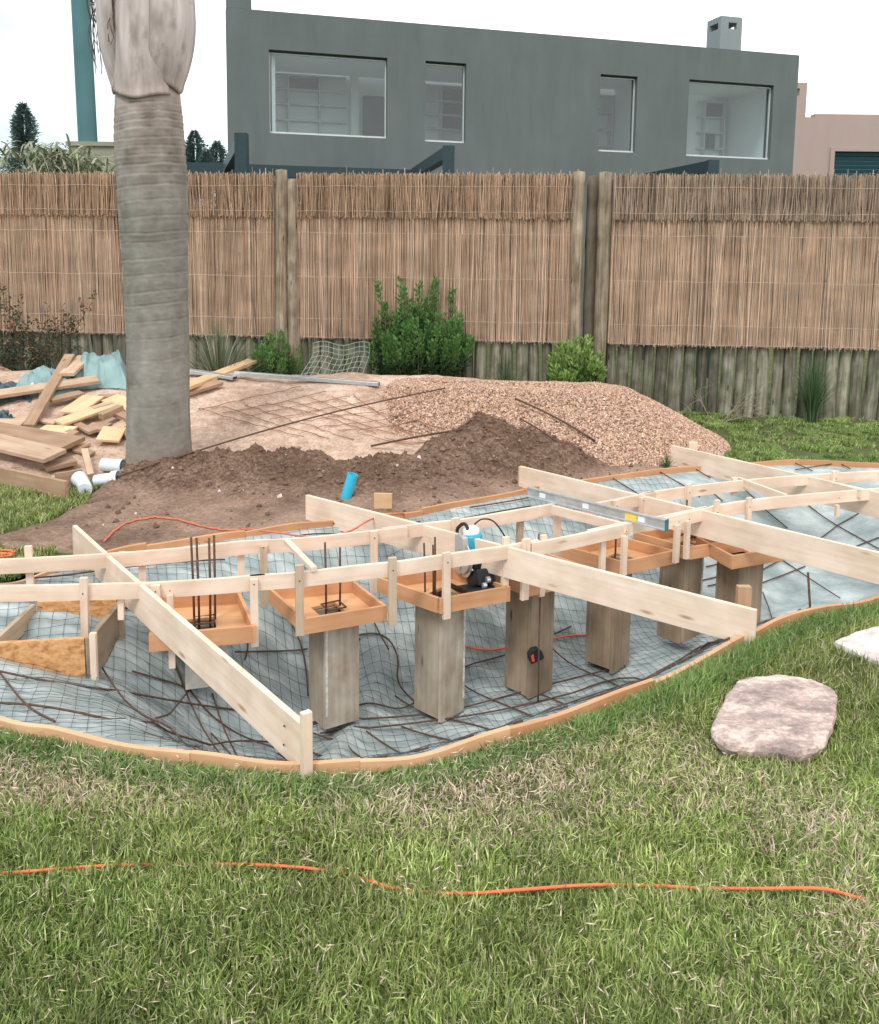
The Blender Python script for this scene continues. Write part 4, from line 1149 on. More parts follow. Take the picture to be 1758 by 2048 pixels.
# ================================================================ LAWN
def in_poly(x, y, poly):
    c = np.zeros(len(x), bool); n = len(poly)
    for i in range(n):
        x0, y0 = poly[i]; x1, y1 = poly[(i + 1) % n]
        c ^= ((y0 > y) != (y1 > y)) & (x < (x1 - x0) * (y - y0) / ((y1 - y0) or 1e-9) + x0)
    return c
STONES = []
def lawn():
    spots = []
    # (x range, y range, blades per square metre, height scale, width scale)
    for (x0, x1, y0, y1, den, hs, ws) in ((-1.6, 1.6, 1.45, 2.1, 42000, .74, .92), (-2.2, 2.1, 2.1, 2.9, 31000, .84, 1.02), (-2.7, 3.1, 2.9, 3.8, 24000, 1, 1.1), (-1, 4.3, 3.8, 5.2, 13000, .9, 1.5),
                                          (-4.2, -2.0, 3.6, 6.2, 11000, .8, 1.5), (1.2, 6.8, 6.4, 8.95, 24000, .66, 2.4), (3.4, 6.5, 5.0, 6.4, 3500, .8, 2.2)):
        n = int((x1 - x0) * (y1 - y0) * den)
        x = RNG.uniform(x0, x1, n); y = RNG.uniform(y0, y1, n)
        k = np.abs(x) < y * .5024 + 1.0
        x, y = x[k], y[k]
        k = rim_dist(x, y) < -.021
        x, y = x[k], y[k]
        k = (h_soil(x, y) < .0) & (h_sand(x, y) < .0) & (h_gravel(x, y) < .0)
        for poly in STONES: k &= ~in_poly(x, y, poly)
        x, y = x[k], y[k]
        spots.append((x, y, np.full(len(x), hs), np.full(len(x), ws)))
    x, y, hs, ws = [np.concatenate(q) for q in zip(*spots)]
    n = len(x)
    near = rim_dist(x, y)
    dry = .55 * fbm(x * 1.9 + 5, y * 2.9, 4) - .04 + .42 * np.exp(-((y - 2.45 + .10 * x) / .24) ** 2) * sstep(.9, .1, x) + .12 * np.exp(-((y - 2.5) / .3) ** 2)
    dry -= .25 * sstep(2.9, 3.3, y) + .22 * sstep(1.95, 1.75, y) * sstep(.3, -.5, x)
    edge = sstep(-.22, -.08, near)
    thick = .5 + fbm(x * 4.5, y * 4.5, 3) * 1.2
    keep = RNG.random(n) < np.clip(1.0 - .55 * np.clip(dry * 2.2, 0, 1) * RNG.random(n) + .1 * thick, .35, 1)
    near2 = near
    x, y, hs, ws, dry, edge, thick, near2 = [q[keep] for q in (x, y, hs, ws, dry, edge, thick, near2)]
    n = len(x)
    h = (.036 + .036 * RNG.random(n) ** 1.5 + .020 * np.clip(thick, 0, 1.3)) * hs * (1 + .45 * edge) * (1 - .50 * sstep(-.10, -.02, near2)) * (1 - .30 * np.clip(dry * 2.5, 0, 1))
    w = RNG.uniform(.0022, .0054, n) * ws
    cl = fbm(x * 9, y * 9, 3) * 7 + fbm(x * 2.2 + 9, y * 2.2, 2) * 5
    a = cl + RNG.normal(0, 1.5, n)
    bend = np.abs(RNG.normal(.42, .30, n)) + .45 * np.clip(dry * 2.5, 0, 1) * RNG.random(n)
    dx, dy = np.cos(a), np.sin(a)
    sa = RNG.uniform(0, 2 * PI, n); sx, sy = np.cos(sa), np.sin(sa)
    z0 = h_lawn(x, y) - .004
    V = np.empty((n, 5, 3))
    m1 = h * .5
    cx1 = x + dx * h * bend * .28; cy1 = y + dy * h * bend * .28
    for i, (px_, py_, pz_, ww) in enumerate(((x, y, z0, w), (cx1, cy1, z0 + m1 * (1 - .1 * bend), w * .9))):
        V[:, 2 * i, 0] = px_ - sx * ww / 2; V[:, 2 * i, 1] = py_ - sy * ww / 2; V[:, 2 * i, 2] = pz_
        V[:, 2 * i + 1, 0] = px_ + sx * ww / 2; V[:, 2 * i + 1, 1] = py_ + sy * ww / 2; V[:, 2 * i + 1, 2] = pz_
    V[:, 4, 0] = x + dx * h * bend; V[:, 4, 1] = y + dy * h * bend; V[:, 4, 2] = z0 + h * np.clip(1 - .42 * bend, .15, 1)
    i = np.arange(n) * 5
    q = np.stack([i, i + 1, i + 3, i + 2], 1); t3 = np.stack([i + 2, i + 3, i + 4], 1)
    g = np.array([(.22, .28, .08), (.30, .37, .12), (.14, .19, .055), (.39, .44, .18), (.48, .50, .25)])
    s_ = np.array([(.56, .46, .32), (.68, .56, .42), (.44, .36, .23), (.78, .62, .50)])
    far = sstep(6.0, 6.5, y)[:, None]
    patch = fbm(x * 3.1 + 7, y * 3.1, 3); patch2 = fbm(x * 10 + 1, y * 10, 2)
    gc_ = g[RNG.choice(5, n, p=[.26, .25, .2, .17, .12])] * RNG.uniform(.5, 1.45, (n, 1)) * (1 + .5 * fbm(x * 1.4, y * 1.4, 3) + .32 * patch + .30 * patch2)[:, None]
    fresh = np.clip(.35 + 1.2 * fbm(x * 1.1 + 3, y * 1.6, 2) + .35 * sstep(.3, -.7, x) * sstep(2.2, 1.8, y), 0, 1)[:, None]; gc_ = gc_ * (1 + fresh * np.array((-.13, .0, -.15)))
    gc_ = gc_ * (1 - .25 * far) + np.array((.20, .38, .10)) * .25 * far
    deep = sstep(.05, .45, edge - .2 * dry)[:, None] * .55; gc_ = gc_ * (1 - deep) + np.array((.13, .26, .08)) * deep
    gc_ = gc_ * np.array((1.04, 1.0, .97))
    sc = s_[RNG.choice(4, n)] * RNG.uniform(.8, 1.15, (n, 1))
    isdry = RNG.random(n) < np.clip(.07 + dry * 1.1, .05, .70) * (1 - .8 * edge)
    col = np.where(isdry[:, None], sc, gc_)
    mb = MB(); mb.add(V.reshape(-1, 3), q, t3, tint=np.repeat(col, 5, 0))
    tag(mb.build('lawn_grass', M['grass']), 'rough green lawn of short grass with straw coloured dry patches', kind='stuff')
    # clippings and broken straws lying flat
    k = RNG.random(n) < .03 + .06 * np.clip(dry * 2, 0, 1)
    xs, ys = x[k], y[k]; m_ = len(xs)
    a = RNG.uniform(0, 2 * PI, m_); L = RNG.uniform(.012, .035, m_); zz = h_lawn(xs, ys) + RNG.uniform(.006, .034, m_)
    pos = np.stack([xs, ys, zz], -1); d = np.stack([np.cos(a), np.sin(a), RNG.normal(0, .25, m_)], -1)
    mb = MB(); leaves(mb, pos, d, L, .003, s_[RNG.choice(4, m_)] * RNG.uniform(.8, 1.2, (m_, 1)), .1)
    tag(mb.build('grass_clippings', M['grass']), 'dry straw clippings lying loose among the lawn blades', kind='stuff')
M['grass'] = m_tint('grass_blade', .6, .3, trans=.18)

# ================================================================ STONES ON THE LAWN
def m_stone(name, a, b_, c_):
    m, nt, b = mat_new(name, .9, .2)
    v = coords(nt, 'World', (1, 1.6, 1)); f = noise(nt, v, 9, 7, .65); f2 = noise(nt, v, 48, 4, .7)
    r = ramp(nt, [(.38, a), (.5, b_), (.62, c_)]); nt.links.new(mix(nt, f, f2, .35), r.inputs[0])
    nt.links.new(r.outputs[0], b.inputs['Base Color']); bump(nt, b, mix(nt, f, f2, .5), .8, .012)
    return m
M['stone'] = m_stone('pink_grey_stone', (.25, .19, .175), (.43, .33, .30), (.78, .60, .52))
M['stone2'] = m_stone('pale_stone', (.50, .44, .42), (.62, .55, .53), (.74, .67, .65))
def stone(label, pix, zt, mat, tilt=(0, 0), extra=()):
    pts = [P(x, y, zt).xy for x, y in pix] + [Vector(e) for e in extra]
    c = sum(pts, Vector((0, 0))) / len(pts)
    ol = catmull([p.to_3d() for p in pts], 10)
    n = len(ol); mb = MB(); rows = []
    spec = [(.0, 1.0), (.15, 1.0), (.3, 1.0), (.45, 1.0), (.6, 1.0), (.75, 1.0), (.88, 1.0), (.955, .985), (.992, .93), (1.008, .70), (.975, .35), (.91, -.05)]
    for k, (s, zz) in enumerate(spec):
        for i in range(n):
            p = ol[i]; ex = 1 + .018 * float(fbm(np.array(i * .45), np.array(k * .8 + zt * 50), 3)) * (2.6 if k > 6 else .5)
            q = c + (p.xy - c) * s * ex
            z = zt * zz + (0.011 * float(fbm(np.array(q.x * 11), np.array(q.y * 19), 4)) if zz > .8 else 0) + (q.x - c.x) * tilt[0] + (q.y - c.y) * tilt[1]
            rows.append((q.x, q.y, z))
    m = len(spec)
    q = [(a * n + i, a * n + (i + 1) % n, (a + 1) * n + (i + 1) % n, (a + 1) * n + i) for a in range(m - 1) for i in range(n)]
    mb.add(rows, q)
    o = mb.build('flat_stone', mat, smooth=False, loc=(c.x, c.y, 0))
    STONES.append([(c.x + (p.x - c.x) * 1.0, c.y + (p.y - c.y) * 1.0) for p in ol])
    return tag(o, label, 'stone', 'flat stones on the lawn')
stone('rounded pinkish grey flat stone lying on the lawn at right', [(1486, 1356), (1545, 1352), (1620, 1362), (1662, 1378), (1674, 1402), (1668, 1440), (1650, 1478), (1600, 1497), (1540, 1488), (1462, 1482), (1424, 1455), (1440, 1412), (1462, 1380)], .062, M['stone'], (0.02, 0.03))
stone('pale flat stone half out of view at the right edge of the lawn', [(1668, 1283), (1700, 1268), (1758, 1250), (1830, 1246), (1870, 1280), (1850, 1318), (1800, 1330), (1758, 1322), (1720, 1308)], .05, M['stone2'])
lawn()

# ================================================================ POND EDGE BOARDS
def strip(mb, pts, w, z0, z1, off=0.0, uoff=0.0):
    """thin board on edge bent along a line of points, from height z0 to z1 (numbers or lists)"""
    n = len(pts); rows = []; g = []; L = 0
    for i in range(n):
        a = pts[max(0, i - 1)]; b = pts[min(n - 1, i + 1)]
        t = (Vector(b).xy - Vector(a).xy).normalized(); s = Vector((-t.y, t.x))
        if i: L += (Vector(pts[i]).xy - Vector(pts[i - 1]).xy).length
        p = Vector(pts[i]).xy
        za = z0[i] if hasattr(z0, '__len__') else z0; zb = z1[i] if hasattr(z1, '__len__') else z1
        for (o, z) in ((off, za), (off + w, za), (off + w, zb), (off, zb)):
            q = p + s * o; rows.append((q.x, q.y, z)); g.append((L + uoff, o, z))
    q = []
    for i in range(n - 1):
        for k in range(4): q.append((i * 4 + k, i * 4 + (k + 1) % 4, i * 4 + 4 + (k + 1) % 4, i * 4 + 4 + k))
    q += [(3, 2, 1, 0), tuple((n - 1) * 4 + k for k in range(4))]
    mb.add(rows, q, grain=g)
NR = len(RIM)
def rim_pts(i0, i1): return [Vector((*RIM[i % NR], 0)) for i in range(i0, i1 + 1)]
def rim_index(x, y):
    p = P(x, y, RZ); return int(np.argmin(np.hypot(RIM[:, 0] - p.x, RIM[:, 1] - p.y)))
def edge_boards():
    # near side left to right, then round the far side; each board one thing
    marks = [0, rim_index(380, 1503), rim_index(720, 1520), rim_index(1010, 1456), rim_index(1300, 1358), rim_index(1500, 1262)]
    marks += [rim_index(1758, 1190) + 14, rim_index(1758, 931) - 18, rim_index(1600, 926), rim_index(1285, 948), rim_index(1050, 984), rim_index(840, 1026), rim_index(655, 1048), rim_index(490, 1069), rim_index(285, 1097), rim_index(110, 1140), rim_index(0, 1166) + 12, NR]
    words_ = ['near edge board of the pond by the left lawn corner, earth banked against its outside', 'near edge board passing under the left cross board', 'near edge board in the middle, in front of the tall box posts', 'near edge board rising to the right, beside long lawn grass',
              'short near edge board beneath the end of the middle cross board', 'near edge board at the right, left of the pale stone', 'pond edge board out at the right side of the basin', 'far edge board along the lawn at right',
              'far edge board beneath the far end of the right cross board', 'far edge board in front of the pebble heap', 'far edge board below the right soil mound', 'far edge board between two cross boards, behind the saw', 'far edge board under the orange cable',
              'far edge board beside the loop of orange cable', 'far edge board crossed by the left cross board', 'far edge board at the left behind the bent lath', 'left end edge board of the pond']
    for k in range(len(marks) - 1):
        i0, i1 = marks[k], marks[k + 1]
        if i1 <= i0: continue
        pts = rim_pts(i0, i1); mb = MB()
        far = 6 < k < 15
        y0 = [-.11] * len(pts); top = RZ + (.018 if far else .0)
        y1 = [top + .006 * math.sin(i * .3 + k) for i in range(len(pts))]
        lip = .019 if not far else .022
        strip(mb, pts, -lip, y0, y1, off=(.004 if k % 2 else 0.0), uoff=k * 3.7)
        o = mb.build('edge_board', M['ply'] if far or k in (3, 5) else M['orange_pine'], loc=(pts[0].x, pts[0].y, 0))
        tag(o, words_[k], 'edge board', 'bent plywood boards edging the pond')
M['orange_pine'] = m_wood('orange_pine', (.72, .44, .26), (.52, .28, .15), lo=.9, hi=1.08, knots=False)
edge_boards()

# ================================================================ STEEL IN THE BASIN
def LS(x, y): 
    return S(x, y, lambda a, b: h_liner(a, b), 2.3, 8.5, 900)
def on_liner(p, q=None, lift=.0, n=None):
    pass
def drape(pts, lift=.012, step=.06, hf=h_liner):
    out = []
    for a, b in zip(pts[:-1], pts[1:]):
        L = (b - a).xy.length; n = max(1, int(L / step))
        for k in range(n): out.append(a.lerp(b, k / n))
    out.append(pts[-1])
    z = hf(np.array([p.x for p in out]), np.array([p.y for p in out]))
    for w in range(8):
        z = np.concatenate([[z[0]], (z[:-2] + z[1:-1] * 2 + z[2:]) / 4, [z[-1]]]) if len(z) > 2 else z
    z2 = np.maximum(z, -.022 + hf(np.array([p.x for p in out]), np.array([p.y for p in out])))
    return [Vector((p.x, p.y, float(zz) + lift)) for p, zz in zip(out, z2)]
def smooth_px(pix, k=5):
    return catmull([Vector((x, y, 0)) for x, y in pix], k, closed=False)
def rebar_net():
    t = thing('reinforcing_grid', 'rusty reinforcing bars tied in a wide grid over the liner', 'steel grid', (PC[0], PC[1], -.5))
    lines = [[(-5, 1352), (120, 1370), (300, 1397), (470, 1428), (600, 1447)], [(0, 1418), (100, 1424), (250, 1452), (380, 1475), (540, 1492)],
             [(205, 1345), (245, 1405), (330, 1468), (400, 1505)], [(0, 1355), (30, 1395), (60, 1430), (110, 1455)], [(378, 1388), (420, 1440), (480, 1480), (548, 1503)], [(380, 1388), (312, 1446)],
             [(265, 1352), (330, 1372), (378, 1388)], [(490, 1330), (500, 1290), (478, 1235)], [(470, 1313), (560, 1312), (615, 1308)], [(575, 1240), (600, 1290), (612, 1340), (616, 1400)],
             [(620, 1453), (720, 1450), (800, 1441), (900, 1430), (1010, 1402), (1110, 1372), (1250, 1338)], [(640, 1475), (760, 1462), (940, 1440), (1080, 1414), (1240, 1360), (1380, 1310), (1438, 1288)],
             [(700, 1283), (745, 1272), (780, 1285), (800, 1335), (790, 1370), (830, 1410), (850, 1430)], [(735, 1225), (760, 1280), (778, 1310)], [(700, 1262), (720, 1290)],
             
             
             
             [(80, 1210), (200, 1230), (300, 1222)], [(60, 1165), (150, 1158), (260, 1140), (420, 1128), (450, 1128)], [(0, 1210), (130, 1212), (300, 1230)],
             [(590, 1080), (640, 1072), (720, 1082)], [(660, 1052), (720, 1070), (790, 1068)],
             
             
             # right part: two straight families
             [(1225, 962), (1262, 985), (1330, 1030)], [(1320, 950), (1352, 968), (1400, 1000)], [(1392, 945), (1420, 962)], [(1418, 985), (1445, 1008)], [(1485, 982), (1510, 1004)],
             [(1590, 932), (1625, 948)], [(1680, 932), (1700, 944)], [(1528, 1024), (1575, 1062)], [(1608, 1010), (1660, 1050), (1720, 1085), (1780, 1118)], [(1545, 1112), (1620, 1162), (1680, 1202)],
             [(1525, 1190), (1600, 1228)], [(1722, 1022), (1790, 1062)], [(1452, 1032), (1560, 1020), (1640, 1008)], [(1475, 1172), (1600, 1100), (1722, 1026), (1760, 1005)], [(1525, 1172), (1610, 1138)],
             [(1700, 1105), (1775, 1075)], [(1590, 946), (1670, 932)], [(1690, 968), (1758, 962)], [(1168, 1010), (1210, 1060), (1232, 1075)], [(1075, 1002), (1130, 1000), (1200, 985)],
             [(940, 1022), (1040, 1006), (1100, 992)], [(860, 1060), (930, 1040), (1060, 1020)], [(750, 1075), (840, 1050)], [(1000, 1120), (1060, 1130)], [(1210, 1200), (1180, 1180)],
             [(1320, 1180), (1330, 1182), (1440, 1160)], [(1415, 1215), (1450, 1195)], [(1415, 1180), (1450, 1172)], [(1412, 1140), (1450, 1132)], [(1280, 1200), (1345, 1215)]]
    for pix in lines:
        sp = smooth_px(pix, 5); pts = [LS(p.x, p.y) for p in sp]
        pts = [p for p in pts if rim_dist(np.array([p.x]), np.array([p.y]))[0] > -.01]
        if len(pts) < 2: continue
        for w in range(10): pts = [pts[0]] + [Vector(((pts[i - 1].x + 2 * pts[i].x + pts[i + 1].x) / 4, (pts[i - 1].y + 2 * pts[i].y + pts[i + 1].y) / 4, 0)) for i in range(1, len(pts) - 1)] + [pts[-1]]
        pts = drape(pts, .020, .05)
        mb = MB(); mb.tube(pts, .0042, 6); mb.build('bar', M['rust'], t, smooth=True)
    # bars following the near edge of the basin, and short ones running down from it
    i0, i1 = rim_index(700, 1520), rim_index(1620, 1218)
    for k, off in enumerate((.26, .60, 1.0, 1.5)):
        base = [Vector((*RIM[i], 0)) for i in range(i0 + 2 * k, i1)]
        pts = []
        for j, p in enumerate(base):
            a_ = base[max(0, j - 6)]; b_ = base[min(len(base) - 1, j + 6)]; d = (b_ - a_).normalized()
            pts.append(p + Vector((-d.y, d.x, 0)) * (off + .02 * math.sin(j * .21 + k * 2)))
        for w in range(20): pts = [pts[0]] + [(pts[j - 1] + pts[j] * 2 + pts[j + 1]) / 4 for j in range(1, len(pts) - 1)] + [pts[-1]]
        pts = drape(pts, .018, .05); mb = MB(); mb.tube(pts, .0042, 6); mb.build('bar', M['rust'], t, smooth=True)
    for k, i in enumerate(range(i0 + 6, i1 + 6, 6)):
        p = Vector((*RIM[i], 0)); q = Vector((*RIM[i + 1], 0)); d = (q - p).normalized(); n_ = Vector((-d.y, d.x, 0)); n_ = (n_ + d * (-.35 + .05 * math.sin(k * 2.3))).normalized()
        pts = drape([p + n_ * .04, p + n_ * (1.55 + .15 * math.sin(k * 1.7))], .012, .05); mb = MB(); mb.tube(pts, .0040, 6); mb.build('bar', M['rust'], t, smooth=True)
rebar_net()
def wire_mesh():
    mb = MB(); st = .048; e = .04
    ca, sa = math.cos(rad(19)), math.sin(rad(19))
    for ax in (0, 1):
        for q in np.arange(-3.2, 5.2, st):
            tt = np.arange(-3.4, 5.2, e)
            u = np.full_like(tt, q) + .012 * np.sin(tt * 2.1 + q * 5) + .006 * np.sin(tt * 7 + q * 19); w = tt
            if ax: u, w = w, u
            X = 1.0 + u * ca - w * sa; Y = 4.4 + u * sa + w * ca
            d = rim_dist(X, Y); ok = (d > .004) & (X < 1.75 + .08 * np.sin(Y * 9))
            Z = h_liner(X, Y, d) + .008 + .004 * np.sin(X * 31 + Y * 17) + .012 * np.abs(vnoise(X * 3, Y * 3))
            i = 0
            while i < len(tt):
                if not ok[i]: i += 1; continue
                j = i
                while j + 1 < len(tt) and ok[j + 1]: j += 1
                if j - i >= 2:
                    n = j - i + 1; r = .0008
                    dirx, diry = (X[j] - X[i]), (Y[j] - Y[i]); l = math.hypot(dirx, diry); nx, ny = -diry / l * r, dirx / l * r
                    a = np.stack([X[i:j + 1] + nx, Y[i:j + 1] + ny, Z[i:j + 1] - r], -1); b = np.stack([X[i:j + 1] - nx, Y[i:j + 1] - ny, Z[i:j + 1] - r], -1); c = np.stack([X[i:j + 1], Y[i:j + 1], Z[i:j + 1] + r], -1)
                    V = np.stack([a, b, c], 1).reshape(-1, 3); idx = np.arange(n * 3).reshape(n, 3)
                    qd = np.stack([idx[:-1], np.roll(idx, -1, 1)[:-1], np.roll(idx, -1, 1)[1:], idx[1:]], -1).reshape(-1, 4)
                    mb.add(V, qd)
                i = j + 1
    tag(mb.build('wire_mesh', M['wire'], loc=(PC[0], PC[1], -.5)), 'fine square wire mesh laid over the whole pond liner', 'wire mesh')
wire_mesh()

# ================================================================ CAST PIERS AND THEIR TRAYS
TZ, TH = -.03, .075
trays = [  # pixels of the rim corners: left, front, right, back; pier bottom z; label words
    ((298, 1270), (300, 1272), (0, 0), (0, 0)),
]
def tray_quad(L, F, R, B): return [P(*p, TZ) for p in (L, F, R, B)]
TR = [tray_quad((318, 1192), (297, 1271), (512, 1252), (480, 1182)), tray_quad((536, 1176), (607, 1238), (774, 1211), (708, 1160)), tray_quad((754, 1155), (880, 1198), (1021, 1173), (905, 1134)),
      tray_quad((985, 1128), (1080, 1166), (1209, 1136), (1112, 1104)), tray_quad((1122, 1091), (1246, 1124), (1353, 1101), (1240, 1072)), tray_quad((1277, 1064), (1386, 1095), (1500, 1078), (1392, 1050)),
      tray_quad((1418, 1074), (1492, 1113), (1606, 1094), (1520, 1066))]
PB = [-.345, -.625, -.70, -.695, -.70, -.64, -.60]
for k_, dx_ in ((3, -.06), (5, -.03), (6, -.075)): TR[k_] = [p + Vector((dx_, 0, 0)) for p in TR[k_]]
PX = [.012, .026, -.02, -.03, -.05, -.035, .0]
tl = ['left end tray, between the left cross board and the lath', 'orange tray on the pale box post, second from the left', 'orange tray that holds the circular saw', 'orange tray hidden under the middle cross board', 'orange tray in front of the metal straightedge end', 'orange tray with a heap of scraps, at the right', 'orange tray mostly hidden by the right cross board']
pl = ['short grey box post hidden by the left cross board, leftmost', 'pale cement stained box post, second from the left', 'box post under the tray with the saw', 'brown box post with a tape measure hooked on its bar', 'brown box post, fifth from the left, behind the middle cross board', 'dark box post, sixth from the left', 'dark brown box post furthest to the right']
bars = [[(382, 1075), (393, 1076), (418, 1076), (428, 1071)], [(650, 1085), (680, 1095)], [(848, 1086), (866, 1090), (870, 1074)], [(1078, 1068)], [(1232, 1070), (1254, 1068)], [(1374, 1000), (1378, 1045)], []]
centres = []
for k, q in enumerate(TR):
    L, F, R, B = q
    c = (L + F + R + B) / 4; centres.append(c)
    t = thing('tray_form', tl[k], 'tray', (c.x, c.y, TZ - TH), 'shallow plywood trays on the box posts')
    w = .016
    for (a, b) in ((L, F), (F, R), (R, B), (B, L)):
        d = (b - a).xy.normalized(); nrm = Vector((-d.y, d.x))
        if (c.xy - a.xy).dot(nrm) < 0: nrm = -nrm
        o = nrm.to_3d() * w / 2; dd = d.to_3d()
        e0 = a + o + dd * (.0 if True else 0); e1 = b + o - dd * w * 1.02
        z = Vector((0, 0, -TH / 2))
        mb = MB(); mb.beam(e0 + z + Vector((0, 0, -.0)), e1 + z, w, TH - .002 * (k % 2)); mb.build('side_board', M['ply'], t)
    # floor with a square hole for the post
    h = .062
    inn = [c + (p - c) * .965 for p in (L, F, R, B)]
    ux = ((F - L) + (R - B)).normalized(); uy = Vector((-ux.y, ux.x, 0))
    if uy.dot(B - F) < 0 and False: uy = -uy
    hole = [c - ux * h * (1 if s0 < 0 else -1) * 1 + uy * h * s1 for s0, s1 in ((-1, -1), (1, -1), (1, 1), (-1, 1))]
    hole.sort(key=lambda p: math.atan2(p.y - c.y, p.x - c.x)); inn.sort(key=lambda p: math.atan2(p.y - c.y, p.x - c.x))
    best = min(range(4), key=lambda s: sum((hole[(i + s) % 4] - inn[i]).length for i in range(4))); hole = [hole[(i + best) % 4] for i in range(4)]
    zf = TZ - TH + .016
    vs = [(p.x, p.y, zf) for p in inn] + [(p.x, p.y, zf) for p in hole] + [(p.x, p.y, zf - .014) for p in inn] + [(p.x, p.y, zf - .014) for p in hole]
    qs = []
    for i in range(4):
        j = (i + 1) % 4
        qs += [(i, j, 4 + j, 4 + i), (8 + j, 8 + i, 12 + i, 12 + j), (4 + i, 4 + j, 12 + j, 12 + i), (i, 8 + i, 8 + j, j)]
    mb = MB(); mb.add(vs, qs); mb.build('base_panel', M['osbtray'] if 'osbtray' in M else M['ply'], t)
    # the post: four planks round a core
    pt = thing('box_post', pl[k], 'pier', (c.x, c.y, PB[k]), 'boxed concrete posts in the pond')
    zt = TZ - TH; zb = PB[k]; c = c + Vector((PX[k], 0, 0))
    hw = .070; tk = .020
    pale = k in (0, 1, 2)
    mts = [M['cement'], M['grayform']] if k == 0 else ([M['grayform'], M['cement']] if pale else [M['brownform'], M['brownform']])
    sides = [(ux, uy), (uy, -ux), (-ux, -uy), (-uy, ux)]
    for j, (n1, t1) in enumerate(sides):
        off = n1 * (hw + tk / 2 if j % 2 == 0 else hw - tk * .0 + tk / 2)
        half = hw + tk if j % 2 == 0 else hw
        cc = c + off
        mb = MB(); mb.beam(Vector((cc.x, cc.y, zb + random.uniform(-.012, .012))), Vector((cc.x, cc.y, zt - .003)), half * 2 - .002, tk, up=tuple(n1))
        fm = M['grayform'] if pale else M['brownform']
        if k in (1, 2) and j == 0: fm = M['stained']
        if k == 0: fm = M['cement']
        mb.build('plank', fm, pt)
    if k in (1, 2, 5):
        mb = MB(); e = c + ux * (hw + tk + .0015) - uy * (hw + tk - .012) if k == 1 else c + ux * (hw + tk + .0015) + uy * (hw + tk - .010)
        mb.beam(Vector((e.x, e.y, zb + .06)), Vector((e.x, e.y, zt - .02)), .012, .003, up=tuple(ux)); mb.build('cement_streak', M['whitish'], pt)
    mb = MB(); mb.beam(Vector((c.x, c.y, zb + .02)), Vector((c.x, c.y, zt - .03)), hw * 1.98, hw * 1.98, up=tuple(ux)); mb.build('core', M['hole'], pt)
    for (bx, by) in bars[k]:
        top = Q(bx, by, c.y + random.uniform(-.05, .05)); 
        bot = Vector((c.x + (top.x - c.x) * .9, top.y, zt - .06))
        mb = MB(); mb.tube([bot, bot.lerp(top, .5) + Vector((.002, 0, 0)), top], .0055, 6); mb.build('reinforcing_bar', M['rust'], pt, smooth=True)
    if k in (1, 0):
        mb = MB(); z = zt + .035; hh = .045
        mb.tube([c + ux * hh + uy * hh + Vector((0, 0, z - c.z)), c - ux * hh + uy * hh + Vector((0, 0, z - c.z)), c - ux * hh - uy * hh + Vector((0, 0, z - c.z)), c + ux * hh - uy * hh + Vector((0, 0, z - c.z)), c + ux * hh + uy * hh + Vector((0, 0, z - c.z))], .004, 6)
        mb.build('tie_ring', M['rust'], pt)
# scraps in the sixth tray
mb = MB(); c = P(1398, 1078, TZ - TH + .02)
for k in range(26):
    a = random.random() * 6.28; p = c + Vector((random.gauss(0, .035), random.gauss(0, .03), .012 + abs(random.gauss(0, .018))))
    d = Vector((math.cos(a), math.sin(a), random.gauss(0, .35))) * random.uniform(.02, .06)
    mb.beam(p - d, p + d, .012, .005)
tag(mb.build('scrap_heap', M['scrap'] if 'scrap' in M else M['logd'], loc=c), 'dark heap of splinters and offcuts on the right hand tray', 'scraps')

# ================================================================ LATHS, HANGERS, CROSS BOARDS
LZ, LH = .178, .068
def lath(name, pix, label, off=0.0, w=.02, dz=0.0, group='thin laths bent into the curve of the bridge', hang=(), mat=None, mats=None):
    sp = smooth_px(pix, 6); pts = [P(p.x, p.y, LZ + dz) for p in sp]
    mb = MB(); strip(mb, pts, w, LZ + dz - LH, LZ + dz, off=off, uoff=random.random() * 9)
    o = mb.build(name, mat or M['pine'], loc=(pts[0].x, pts[0].y, LZ + dz))
    tag(o, label, 'lath', group)
    for (x, yt, yb, wpx, side, dark) in hang:
        # closest point of the lath below the hanger
        j = min(range(len(sp)), key=lambda i: abs(sp[i].x - x)); p = pts[j]
        a = pts[max(0, j - 1)]; b = pts[min(len(pts) - 1, j + 1)]; d = (b - a).xy.normalized(); s = Vector((-d.y, d.x))   # s points away from the viewer
        oo = (off - .0115) if side < 0 else (off + w + .0115)
        q = p.xy + s * oo + d * (P(x, sp[j].y, LZ).x - p.x)
        zt = Q(x, yt, q.y).z; zb = Q(x, yb, q.y).z; ww = wpx / FPX * q.y
        m2 = MB(); m2.beam((q.x, q.y, zb), (q.x + random.uniform(-.004, .004), q.y, zt), ww, .0205, up=(s.x, s.y, 0))
        m2.build('hanger', M['pine_dull'] if dark else M['pine'], o)
        m3 = MB()
        zz = LZ - .03
        f = q - s * .0105
        m3.tube([(f.x, f.y, zz), (f.x - s.x * .002, f.y - s.y * .002, zz)], .0032, 8); m3.build('nail', M['wire'], o)
    return o
BACK = [(-150, 1124), (0, 1120), (120, 1113), (250, 1106), (370, 1096), (490, 1083), (600, 1077), (740, 1065), (850, 1052), (930, 1043), (1020, 1027), (1105, 1012)]
lath('bent_lath', [(-190, 1124), (-60, 1122), (0, 1120), (120, 1114), (250, 1106), (370, 1096), (490, 1083), (600, 1077), (720, 1065), (815, 1054)], 'back lath from the left edge to the middle of the bridge',
     hang=[(55, 1092, 1222, 14, 1, 0), (244, 1104, 1240, 13, 1, 0), (283, 1107, 1238, 14, 1, 0), (482, 1086, 1152, 14, 1, 0), (527, 1092, 1214, 15, -1, 1), (747, 1062, 1183, 15, -1, 0)])
